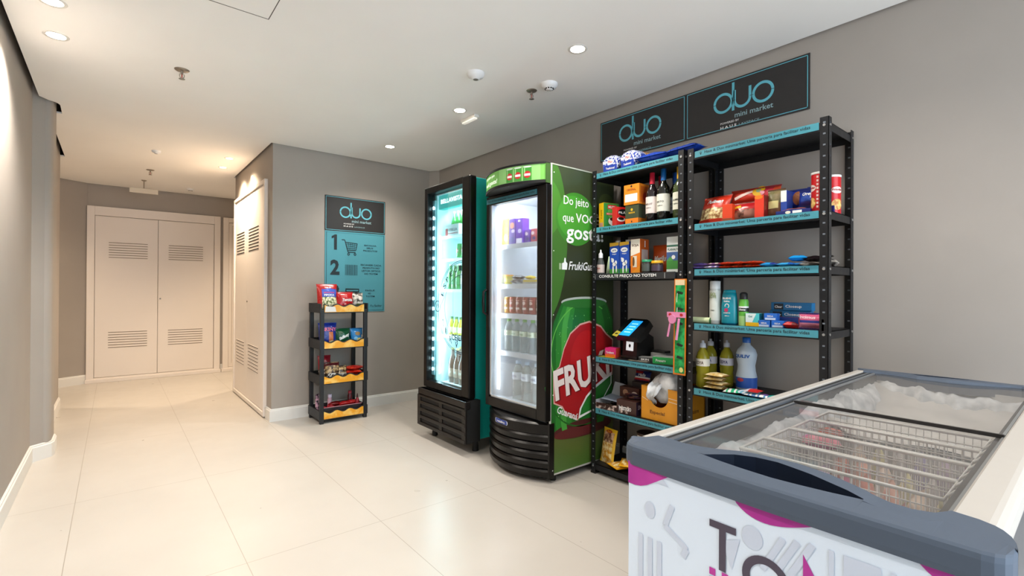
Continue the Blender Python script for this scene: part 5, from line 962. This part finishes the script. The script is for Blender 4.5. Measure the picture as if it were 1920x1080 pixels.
boxy('soap_box', 'small white and turquoise box with yellow base beside the deodorant', 'box', (2.53, 1.135, z), .068, .05, .066, K('#4cc0c4'), lambda b, F, S_, T_: (b.quad(F, -.033, .001, .033, .02, YLW), b.poly(F, [(-.033, .02), (.0, .02), (.02, .065), (-.033, .065)], K('#dbe8e6')), b.text('Gel', F, -.02, .045, .02, .010, K('#2a7a7c'), .001, .02), b.quad(S_, -.024, .001, .024, .065, K('#17707a'))), 0)
def sbox(b, F, S_, T_): b.text('SEDA', F, -.014, .016, .028, .008, WHI, .001, .02); b.quad(F, -.024, .002, .024, .012, K('#b9c8e0'))
for i, (x, y, dz) in enumerate(((2.53, 1.078, 0), (2.53, 1.015, 0), (2.53, 1.05, .035))): boxy('soap_box', ['small blue box left at the bottom of the blue pyramid', 'small blue box right at the bottom of the blue pyramid', 'small blue box on top of the blue pyramid'][i], 'box', (x, y, z+dz), .058, .05, .034, K('#2468c4'), sbox, .05*i, 'small blue boxes')
def longbox(b, F, S_, T_): b.quad(F, -.08, .004, -.035, .034, K('#12202c')); b.text('Closeup', F, -.025, .010, .075, .018, WHI, .001, .02); b.text('Clear', F, -.076, .012, .036, .012, WHI, .001, .02)
for i, (x, y, dz, a) in enumerate(((2.66, 1.0, .0, .0), (2.66, 1.01, .041, .05), (2.65, 1.0, .082, 0))): boxy('toothpaste_box', ['blue toothpaste box at the bottom of the stack by the wall', 'blue toothpaste box in the middle of the stack by the wall', 'blue toothpaste box with black patch on top of the stack'][i], 'toothpaste box', (x, y, z+dz), .19, .045, .040, K('#14689a'), longbox, a, 'toothpaste boxes')
boxy('toothpaste_box', 'dark red and blue narrow box lying across the small blue boxes', 'toothpaste box', (2.60, 1.0, z), .10, .04, .05, K('#a32a24'), lambda b, F, S_, T_: b.quad(F, -.04, .012, .05, .05, K('#1d3c86')), .1)
pouch('wafer_pack', 'small red packet lying between blue boxes and the pink pack', 'candy', (2.51, .955, z), .07, .05, .034, lambda u, v: RED if u < .6 else K('#6a1418', .3), 0, 0, True, lambda b, W: b.text('Fiz', W, -.03, .02, .03, .014, WHI, .001, .02), None, 80)
pouch('pink_tissue_pack', 'pink packet with blue stripe beside the front post', 'tissue pack', (2.515, .868, z), .11, .078, .05, lambda u, v: K('#d95c86', .3) if v > .55 else (K('#2a3a90', .3) if v > .42 and u < .85 else K('#e088a4', .3)), 0, .05, False, lambda b, W: b.text('Intimus', W, -.05, .05, .075, .015, K('#f6dbe4'), .001, .02), None, 81)
boxy('cotton_swab_pack', 'thin reddish packet standing at the outer end of the toiletries shelf', 'packet', (2.48, .800, z), .012, .06, .055, K('#b98a86'))
# ---- right unit, oil shelf
z = .672
OIL = GLASS('olive_oil_yellow', '#e0d458', .5, '#b9b032', .08)
OILP = [(.033, 0), (.036, .004), (.036, .06), (.033, .075), (.036, .09), (.036, .165), (.028, .19), (.014, .212), (.013, .222)]
for i, (x, y) in enumerate(((2.53, 1.415), (2.66, 1.44), (2.66, 1.345))): bottle('oil_bottle', ['yellow cooking oil bottle at the front left of the oil shelf', 'yellow cooking oil bottle behind at the left by the wall', 'yellow cooking oil bottle behind the stacked noodle packs'][i], 'oil bottle', (x, y, z), OILP, OIL, [(.017, .218), (.016, .240), (.007, .244), (.007, .256), (0, .257)], K('#b9bcc4', .3), (.118, .158, .0366, K('#dcd6c8') if i == 0 else K('#c8c4cc')), 0, 'oil bottles', 18, [('SOYA', .128, .044, .018, BRN if i == 0 else NAVY)])
NO = NZ('noodle_pack_print', '#c9a04a', '#f0e2b8', 30, .3, .35, .6)
for i in range(4): pouch('noodle_pack', 'gold noodle pack, %s of the stack of four' % ('bottom', 'second', 'third', 'top')[i], 'noodle pack', (2.51, 1.325+.006*(-1)**i, z+.001+.022*i), .115, .09, .026, lambda u, v: NO if .08 < u < .92 else K('#7a5a24', .3), .08*(-1)**i, 0, True, None, 'stacked noodle packs', 90+i, .008)
t = thing('bleach_bottle', 'translucent white bottle with blue cap and blue label, alone on the oil shelf', 'bottle', (2.66, 1.235, z)); MILK = C('#b9c4cf', .35)
b = LB(); b.lathe((0, 0, 0), [(0, 0), (.050, 0), (.053, .005), (.053, .07), (.046, .10), (.043, .13), (.050, .165), (.053, .19), (.045, .215), (.022, .24), (.018, .255)], MILK, 26); b.text('QULIV', CYL(0, 0, 0, .0535), -.045, .17, .085, .022, K('#20549c'), .0015, .04); b.build('bottle', t)
b = LB(); b.lathe((0, 0, 0), [(.021, .252), (.021, .278), (.019, .281), (0, .281)], K('#1c5cae', .3), 18); b.build('cap', t)
b = LB(); b.lathe((0, 0, 0), [(.0537, .012), (.0537, .068)], K('#2a56ac', .35), 26); W = CYL(0, 0, 0, .0538); b.ell(W, -.01, .055, .02, .010, K('#b8404a'), .0006, 16); b.build('label', t)
z2 = z
for i, (lab, x, y, w_, h, cols, a, dz) in enumerate((('white and green sponge packet lying at the left of the cleaning packets', 2.50, 1.235, .08, .10, STR(K('#2fae7a'), WHI, 3), .3, 0), ('pale blue flat packet lying in front of the bleach bottle', 2.52, 1.17, .11, .10, STR(K('#6cb0cc'), K('#d8dfe6'), 4), -.1, 0), ('red and white flat packet on top of the pale blue one', 2.50, 1.125, .075, .08, lambda u, v: RED if u > .3 else K('#cfc0c8'), .0, .018), ('purple narrow packet beside the red and white one', 2.50, 1.075, .035, .08, lambda u, v: K('#6a4a90'), .0, .0), ('teal flat packet in the middle of the cleaning packets', 2.50, 1.025, .075, .09, lambda u, v: K('#14a89c'), .0, .0), ('red and green flat packet at the right of the cleaning packets', 2.52, .955, .07, .09, STR(K('#c84a4a'), K('#3fae8a'), 3), .1, .0), ('white and blue sachet under the teal packet', 2.475, 1.09, .16, .04, STR(WHI, K('#4a80b8'), 6), 0, 0))):
    pouch('cleaning_packet', lab, 'cleaning packet', (x, y, z2+dz), w_, h, .02, cols, a, 0, True, None, 'cleaning packets on the oil shelf', 95+i, .006)
# ---- snack rack goods (fronts face -Y: turned a quarter)
Q = radians(90)
def rbag(label, x, y, z, w_, h, t_, cols, deco=None, seed=1, a=0, tilt=.15, grp='snack bags on the small rack', name='snack_bag'): return pouch(name, label, 'snack bag', (x, y, z), w_, h, t_, cols, Q+a, tilt, False, deco, grp, seed)
z = RTZ[0]+.008
rbag('tall red popcorn bag with blue badge, top tier of the rack', 1.508, 4.50, z, .19, .245, .075, lambda u, v: K('#b3201f', .28) if (v > .82 or u < .16 or (v > .42 and u > .93)) else (K('#3b54b8', .25) if v > .48 else POP), lambda b, W: (b.ell(W, .012, .165, .07, .038, K('#4a63c4', .25), .001), b.text('MICROONDAS', W, -.04, .155, .10, .014, K('#d84a6a'), .0018, .03), b.text('PIPOCA', W, -.04, .13, .10, .018, WHI, .0018, .04)), 101)
rbag('red glossy snack bag in the middle of the top tier', 1.668, 4.50, z, .165, .175, .07, lambda u, v: K('#b81a1e', .25) if v > .2 or u < .45 else K('#d8662a', .3), lambda b, W: (b.text('Torcida', W, -.035, .08, .10, .028, WHI, .001, .04, .3), b.ell(W, -.01, .055, .012, .008, K('#f09a98'), .001)), 102)
rbag('brown and silver snack bag at the right of the top tier', 1.79, 4.50, z, .115, .165, .06, lambda u, v: SILVER if v > .35 or u < .3 else K('#4a5a2a', .3), lambda b, W: (b.ell(W, .02, .11, .018, .022, K('#e6d9d0'), .001), b.ell(W, .04, .03, .012, .014, K('#d6c88a'), .001), b.ell(W, .01, .02, .012, .012, K('#c05a6a'), .001)), 103)
z = RTZ[1]+.008
rbag('dark blue snack bag behind the left leg on the second tier', 1.515, 4.50, z, .17, .215, .065, lambda u, v: K('#1c2f8c', .25) if not (.5 < u < .72 and v < .6) else K('#d8774a', .3), lambda b, W: (b.text('SKINY', W, -.06, .135, .14, .034, K('#e0708a'), .001, .04), b.ell(W, .03, .03, .03, .02, K('#e6d9b0'), .001)), 104)
rbag('green snack bag with slanted white lettering on the second tier', 1.645, 4.49, z, .15, .16, .06, lambda u, v: K('#0f4a2c', .25), lambda b, W: (b.text('Stiksy', FR((0, 0, 0), (1, 0, 0), (0, 1, 0)) if False else (lambda x, y, z=0: W(x*.93-y*.30+.02, y*.93+x*.40+.03, z)), -.05, .03, .11, .036, WHI, .001, .05), b.poly(W, [(-.04, .005), (.06, .055), (.065, .03), (-.01, .002)], K('#b9a58a'), .001)), 105)
rbag('light blue snack bag at the right of the second tier', 1.785, 4.50, z, .125, .155, .06, lambda u, v: K('#2579b8', .25), lambda b, W: (b.ell(W, .0, .10, .025, .018, K('#8a6a2c'), .001), b.ell(W, .015, .04, .03, .02, K('#d9c878'), .001), b.ell(W, -.02, .055, .02, .016, K('#7ab8e0'), .001), b.ell(W, .045, .06, .012, .03, WHI, .001)), 106)
z = RTZ[2]+.008
BW = NZ('brown_wafer_print', '#3a2114', '#c9a878', 34, .3, .45, .6); SPI = NZ('swirl_print', '#2c2018', '#e2d8cc', 45, .3, .46, .54)
rbag('dark red and brown snack bag at the left of the third tier', 1.495, 4.52, z, .12, .23, .06, lambda u, v: K('#7a1420', .25) if v > .45 else SPI, None, 107)
rbag('brown snack bag with white spirals on the third tier', 1.545, 4.47, z, .14, .17, .06, lambda u, v: K('#4a1418', .25) if v > .78 else (BW if v > .4 else SPI), lambda b, W: b.ring(W, 0, .04, .028, .020, WHI, .001), 108)
rbag('small brown and silver snack bag beside the spiral one', 1.63, 4.48, z, .11, .13, .05, lambda u, v: BW if v > .45 else SILVER, None, 109)
RP = NZ('red_gloss_wrap', '#a81410', '#e0432a', 22, .2, .4, .6)
for i, (x, y, dz, a) in enumerate(((1.735, 4.53, 0, .1), (1.755, 4.53, .035, -.2), (1.775, 4.54, .07, .2))): pouch('candy_bag', ['red glossy candy bag at the bottom of the third-tier pile', 'red glossy candy bag in the middle of the third-tier pile', 'red glossy candy bag on top of the third-tier pile'][i], 'candy bag', (x, y, z+dz), .17, .14, .045, lambda u, v: RP, Q+a, 0, True, None, 'red candy bags', 110+i)
z = RTZ[3]+.008
t = thing('candy_carton', 'low black display carton on the bottom tier holding red and pink sweets', 'display box', (1.63, 4.53, z)); b = MB()
b.box((1.455, 4.44, z), (1.81, 4.62, z+.004), BLACK); b.box((1.455, 4.44, z), (1.81, 4.444, z+.085), K('#241c20')); b.box((1.455, 4.616, z), (1.81, 4.62, z+.085), K('#241c20')); b.box((1.455, 4.44, z), (1.459, 4.62, z+.085), BLACK); b.box((1.806, 4.44, z), (1.81, 4.62, z+.085), BLACK); b.box((1.455, 4.4385, z+.080), (1.81, 4.4405, z+.085), K('#c98a94')); b.build('carton', t)
for i, (x, y, dz) in enumerate(((1.505, 4.475, .07), (1.555, 4.475, .085), (1.64, 4.475, .07))):
    b = LB(); b.rod((0, -.02, .026), (0, .10, .026), .026, K('#b82430', .3), 18); b.lathe((0, 0, 0), [(0, 0), (.0001, 0)], RED, 3); fr = FR((0, -.0205, .026), (1, 0, 0), (0, 0, 1)); b.ell(fr, 0, 0, .023, .023, K('#d8707a' if i < 2 else '#d84030', .3), .0004, 18)
    solo(b, 'candy_roll', ['red roll with pink end, left of the three on the bottom tier', 'red roll with pink end, middle of the three on the bottom tier', 'red roll with orange-red end, right of the three on the bottom tier'][i], 'candy', (x, y, z+.004+dz-.06), 0, 'sweet rolls on the bottom tier')
for i, (x, y, w_, c_) in enumerate(((1.68, 4.53, .12, '#a31418'), (1.75, 4.54, .11, '#b01a20'), (1.60, 4.57, .13, '#7a1014'))): pouch('candy_bag', ['red wrapped sweets bag in the middle of the bottom tier', 'red wrapped sweets bag at the right of the bottom tier', 'dark red sweets bag at the back of the bottom tier'][i], 'candy bag', (x, y, z+.055), w_, .08, .05, lambda u, v, c_=c_: K(c_, .25), Q, 0, True, None, 'red sweets bags on the bottom tier', 120+i)
bottle('small_bottle', 'small dark red bottle standing at the right of the bottom tier', 'bottle', (1.75, 4.585, z+.006), [(.02, 0), (.022, .003), (.022, .13), (.012, .155)], K('#5a1420', .2), [(.016, .15), (.015, .175), (0, .176)], K('#a82838'), None, 0, 'small bottles on the rack'); bottle('small_bottle', 'small red bottle with pointed cap at the far right of the bottom tier', 'bottle', (1.79, 4.50, z+.006), [(.018, 0), (.02, .003), (.019, .09), (.010, .12)], K('#8a1c24', .2), [(.010, .115), (.006, .145), (.002, .16), (0, .161)], K('#3a1014'), None, 0, 'small bottles on the rack')
bottle('small_bottle', 'small pink and white bottle at the left of the bottom tier', 'bottle', (1.56, 4.585, z+.006), [(.018, 0), (.02, .003), (.02, .12), (.014, .135)], K('#c9a0b0', .3), [(.018, .135), (.018, .165), (0, .166)], K('#d8c8dc'), None, 0, 'small bottles on the rack')
pouch('candy_bag', 'dark packet with pink shapes behind the left leg of the bottom tier', 'candy bag', (1.445, 4.56, z), .05, .19, .03, lambda u, v: NZ('pink_dark_print', '#1c1420', '#d0a0b4', 40, .3), Q+.6, .05, False, None, None, 125)
# ---- teal fridge contents
GB = C('#2f7d35', .1, coat=.5); BB = C('#4a2418', .1, coat=.5)
LNECK = [(.028, 0), (.030, .004), (.030, .11), (.026, .135), (.013, .165), (.0115, .205)]
def row(proto, pts, labels, grp):
    for p, l in zip(pts, labels): dup(proto, p, l, grp)
ORD = ('first', 'second', 'third', 'fourth', 'fifth', 'sixth', 'seventh')
def bottles(name, z, ys_, xs_, prof, body, cap, capm, lab, desc, grp, texts=None, sc=1):
    first = None
    for r_, x in enumerate(xs_):
        for i, y in enumerate(ys_):
            l = '%s, %s from the left%s' % (desc, ORD[i], '' if len(xs_) == 1 else ('' + ', %s row' % ('front', 'back')[r_]))
            if first is None: first = bottle(name, l, name.split('_')[-1], (x, y, z), prof, body, cap, capm, lab, 0, grp, 14, texts)
            else: dup(first, (x, y, z), l)
BC = [(.0125, .195), (.014, .207), (0, .208)]
bottles('beer_bottle', 1.649, [3.45-.062*i for i in range(5)], (2.20, 2.27), LNECK, GB, BC, K('#c9ccc8', .3), (.05, .09, .0305, K('#d8dcd6')), 'green beer bottle, top shelf of teal fridge', 'green beer bottles on the top shelf')
boxy('beer_carrier', 'white and red six-pack carrier in front of the green bottles in the teal fridge', 'carrier', (2.148, 3.385, 1.649), .20, .035, .09, K('#dfe3e2'), lambda b, F, S_, T_: (b.quad(F, -.099, .002, -.06, .06, K('#9a2420')), b.text('STELLA', F, -.05, .035, .13, .022, K('#3a4a44'), .001, .02), b.quad(F, -.055, .015, .09, .02, K('#b9302c'))), 0)
def can(name, label, loc, m_, deco=None, grp=None, h=.118, r=.032):
    t = thing(name, label, 'drink can', loc, 0, grp); b = LB(); b.lathe((0, 0, 0), [(0, .003), (r*.78, .001), (r, .010), (r, h-.012), (r*.84, h-.002)], m_, 20)
    if deco: deco(b, CYL(0, 0, 0, r+.0002))
    b.build('can_body', t); b = LB(); b.lathe((0, 0, 0), [(r*.84, h-.003), (r*.84, h), (r*.78, h-.002), (0, h-.003)], C('#c0c2c4', .25, .9), 20); b.build('can_top', t); return t
gd = lambda b, W: (b.ell(W, -.004, .06, .016, .018, K('#c03a34'), .0006, 14), b.quad(W, -.018, .054, .014, .066, WHI, .001, 3), b.text('FRUKI', W, -.016, .056, .028, .008, RED, .0014, .02))
c0 = can('drink_can', 'green soft drink can on the second shelf of the teal fridge, left one', (2.16, 3.30, 1.459), C('#2a9a52', .2, .3), gd, 'green cans in the teal fridge'); dup(c0, (2.16, 3.225, 1.459), 'green soft drink can on the second shelf of the teal fridge, middle one'); dup(c0, (2.16, 3.15, 1.459), 'green soft drink can on the second shelf of the teal fridge, right one')
bottles('beer_bottle', 1.209, [3.46, 3.395, 3.33], (2.17, 2.24), LNECK, GB, BC, K('#c9ccc8', .3), (.04, .09, .0305, K('#3f8a50')), 'green beer bottle, third shelf of teal fridge', 'green beer bottles on the third shelf')
CLB = C('#b9c8cc', .1, coat=.4)
bottles('clear_bottle', 1.209, [3.255, 3.185, 3.115], (2.17,), LNECK, CLB, BC, K('#4a5a5c', .3), (.04, .09, .0305, K('#e0e6e6')), 'clear bottle, third shelf of teal fridge', 'clear bottles on the third shelf')
bottles('juice_bottle', .834, [3.44, 3.37, 3.30, 3.23, 3.16], (2.17,), [(.024, 0), (.027, .004), (.027, .08), (.015, .115), (.013, .135)], C('#c9b82c', .2, coat=.4), [(.015, .13), (.015, .148), (0, .149)], K('#3a6a2a'), (.02, .065, .0275, K('#e3e0b8')), 'small yellow juice bottle, fourth shelf of teal fridge', 'yellow juice bottles')
bottles('brown_bottle', .441, [3.42, 3.345, 3.27, 3.195, 3.12], (2.17, 2.25), [(.032, 0), (.035, .004), (.035, .15), (.030, .18), (.014, .225), (.013, .28)], BB, [(.0135, .27), (.0155, .285), (0, .286)], K('#c8b878', .3), (.05, .12, .0355, K('#a58a7a')), 'brown beer bottle, floor of teal fridge', 'brown beer bottles', [('BEER', .08, .04, .018, WHI)])
# ---- green fridge contents
z = 1.526
boxy('juice_carton', 'yellow juice carton, leftmost on the top shelf of the green fridge', 'juice carton', (2.185, 2.712, z), .068, .06, .185, K('#e3cf3c'), lambda b, F, S_, T_: (b.ell(F, -.015, .165, .010, .010, K('#2f6a38')), b.ell(F, 0, .11, .022, .02, K('#e8a54a')), b.ell(F, .005, .05, .02, .025, K('#f0e6a8'))), 0, 'cartons in the green fridge')
for i, (y, c_) in enumerate(((2.637, '#5b3a9c'), (2.560, '#6a35b4'))): boxy('juice_carton', ['purple juice carton with orange mark, second from the left in the green fridge', 'bright purple juice carton with white patch, third from the left in the green fridge'][i], 'juice carton', (2.185, y, z), .072, .06, .178-.006*i, K(c_), (lambda b, F, S_, T_: (b.ell(F, 0, .13, .022, .022, K('#d98a6a')), b.ell(F, .01, .09, .018, .012, K('#cfc4e8')), b.ell(F, 0, .03, .025, .02, K('#3a3f90')))) if i == 0 else (lambda b, F, S_, T_: (b.ell(F, 0, .155, .012, .008, WHI), b.ell(F, .005, .085, .018, .015, K('#d8cff0')), b.quad(F, -.03, .002, .03, .035, K('#eeeaf6')))), 0, 'cartons in the green fridge')
for i, (y, c_) in enumerate(((2.482, '#6a3fa8'), (2.418, '#b84a5a'), (2.358, '#c0503a'), (2.298, '#b04a62'))): boxy('small_juice_box', '%s small juice box in the green fridge' % ('purple', 'pink', 'orange-red', 'rose')[i], 'juice box', (2.18, y, z), .05, .04, .088, K(c_), lambda b, F, S_, T_: (b.ell(F, -.006, .06, .014, .012, K('#e8d8dc')), b.ell(F, .006, .025, .014, .012, K('#3a3a78'))), 0, 'small juice boxes in the green fridge')
z = 1.247
bottle('dessert_pot', 'yellow and orange pot on the second shelf of the green fridge', 'pot', (2.18, 2.705, z), [(.022, 0), (.026, .003), (.033, .055)], K('#d9cf5a', .35), [(.035, .055), (.035, .066), (0, .067)], K('#e0a03c', .3), (.012, .045, .031, K('#e3d87c')), 0, None)
for i, (x, y, dz, a) in enumerate(((2.19, 2.62, 0, 0), (2.19, 2.56, 0, .3), (2.19, 2.60, .03, .1))): pouch('dessert_pack', ['dark packet at the left of the second shelf in the green fridge', 'dark packet at the middle of the second shelf in the green fridge', 'dark packet on top of the other dark packets in the green fridge'][i], 'packaged food', (x, y, z+dz), .10, .08, .034, lambda u, v: NZ('dark_dessert_print', '#2c2a34', '#9aa0a8', 40, .3), a, 0, True, None, 'dark packs in the green fridge', 130+i)
boxy('yoghurt_tray', 'pale tray with yellow film on the second shelf of the green fridge', 'yoghurt tray', (2.20, 2.42, z), .19, .10, .028, K('#b9b4ac'), lambda b, F, S_, T_: (b.quad(F, -.09, .012, .09, .026, K('#d9c04a')), b.quad(T_, -.09, -.045, .09, .045, K('#e6d25a'))), 0); pouch('yoghurt_pack', 'yellow packet lying on the pale tray in the green fridge', 'packaged food', (2.20, 2.49, z+.0285), .08, .07, .03, lambda u, v: K('#e0c83c', .3), 0, 0, True, None, None, 135)
z = 1.039
CANC = ('#c98a2c', '#a8402c', '#8a3028', '#943428', '#8a2c2c', '#98342c', '#8a3028')
for i in range(7): can('drink_can', '%s can on the middle shelf of the green fridge, %s from the left' % ('orange' if i == 0 else 'reddish brown', ORD[i]), (2.18, 2.70-.07*i+(.01 if i else 0), z), C(CANC[i], .25, .2), lambda b, W: (b.ell(W, 0, .075, .014, .012, K('#d8c0b4'), .0006, 10), b.quad(W, -.018, .03, .018, .045, K('#d9cfc6'), .0006, 3), b.quad(W, -.016, .09, .016, .096, K('#d9b0a0'), .0006, 3)), 'cans in the green fridge')
WATER = GLASS('water_bottle_plastic', '#dfeaea', .28, '#c8d2d0', .08)
bottles('water_bottle', .774, [2.70, 2.615, 2.53, 2.445, 2.36, 2.28], (2.185,), [(.032, 0), (.035, .004), (.035, .06), (.031, .075), (.035, .09), (.035, .15), (.028, .18), (.014, .205), (.013, .215)], WATER, [(.016, .208), (.016, .228), (0, .229)], K('#6fae5a', .3), (.11, .145, .0356, K('#cfdcc4')), 'green-capped water bottle in the green fridge', 'water bottles in the green fridge', [('AGUA', .12, .036, .012, K('#4a7a4a'))])
bottles('water_bottle', .426, [2.615, 2.52, 2.42, 2.32], (2.20,), [(.038, 0), (.041, .004), (.041, .13), (.036, .15), (.041, .165), (.041, .20), (.03, .235), (.015, .258), (.014, .268)], WATER, [(.017, .262), (.017, .282), (0, .283)], K('#b9cfe0', .3), (.155, .205, .0416, K('#d3dee6')), 'large water bottle, floor of green fridge', 'large water bottles in the green fridge', [('MINERAL', .17, .05, .016, K('#5a6a8a'))])
# ---- freezer contents: ice cream packs standing in the baskets
rnd = random.Random(21); PC = ('#d9a08c', '#c9b8d0', '#d8cf9a', '#c77a6a', '#a9a0c8', '#e0c8b8', '#b56a8a', '#cfc9c2')
CN = ('peach', 'lilac', 'pale yellow', 'terracotta', 'lavender', 'cream', 'rose', 'stone')
BN = ('first', 'second', 'third', 'fourth')
for bi, (x, w_) in enumerate(((1.2275, .125), (1.3675, .135), (1.5125, .135), (1.66, .14))):
    for k in range(7):
        y = .215+.047*k; ci = (k*3+bi*2) % 8
        if bi >= 1 and k == 6: continue
        pouch('ice_cream_pack', '%s ice cream pack, %s basket from the bumper, %s from the right' % (CN[ci].replace('pale ', ''), BN[bi], ORD[k]), 'ice cream', (x, y, .640), .085, .115+.02*rnd.random(), .030, (lambda u, v, c_=PC[ci], d_=PC[(ci+3) % 8]: K(c_, .35) if v > .35 else K(d_, .35)), Q+rnd.uniform(-.15, .15), .0, False, None, 'ice cream packs in the baskets', 140+bi*7+k)
pouch('ice_cream_pack', 'pink and purple ice cream pack lying on the baskets, far left of the freezer', 'ice cream', (1.52, .50, .765), .10, .07, .04, lambda u, v: K('#c85a9a', .35) if v > .4 else K('#d9788a', .35), .4, 0, True, None, None, 180)
pouch('ice_cream_pack', 'orange-red ice cream pack lying beyond the pink one in the freezer', 'ice cream', (1.66, .52, .765), .07, .05, .03, lambda u, v: K('#c8604a', .35), .2, 0, True, None, None, 181)
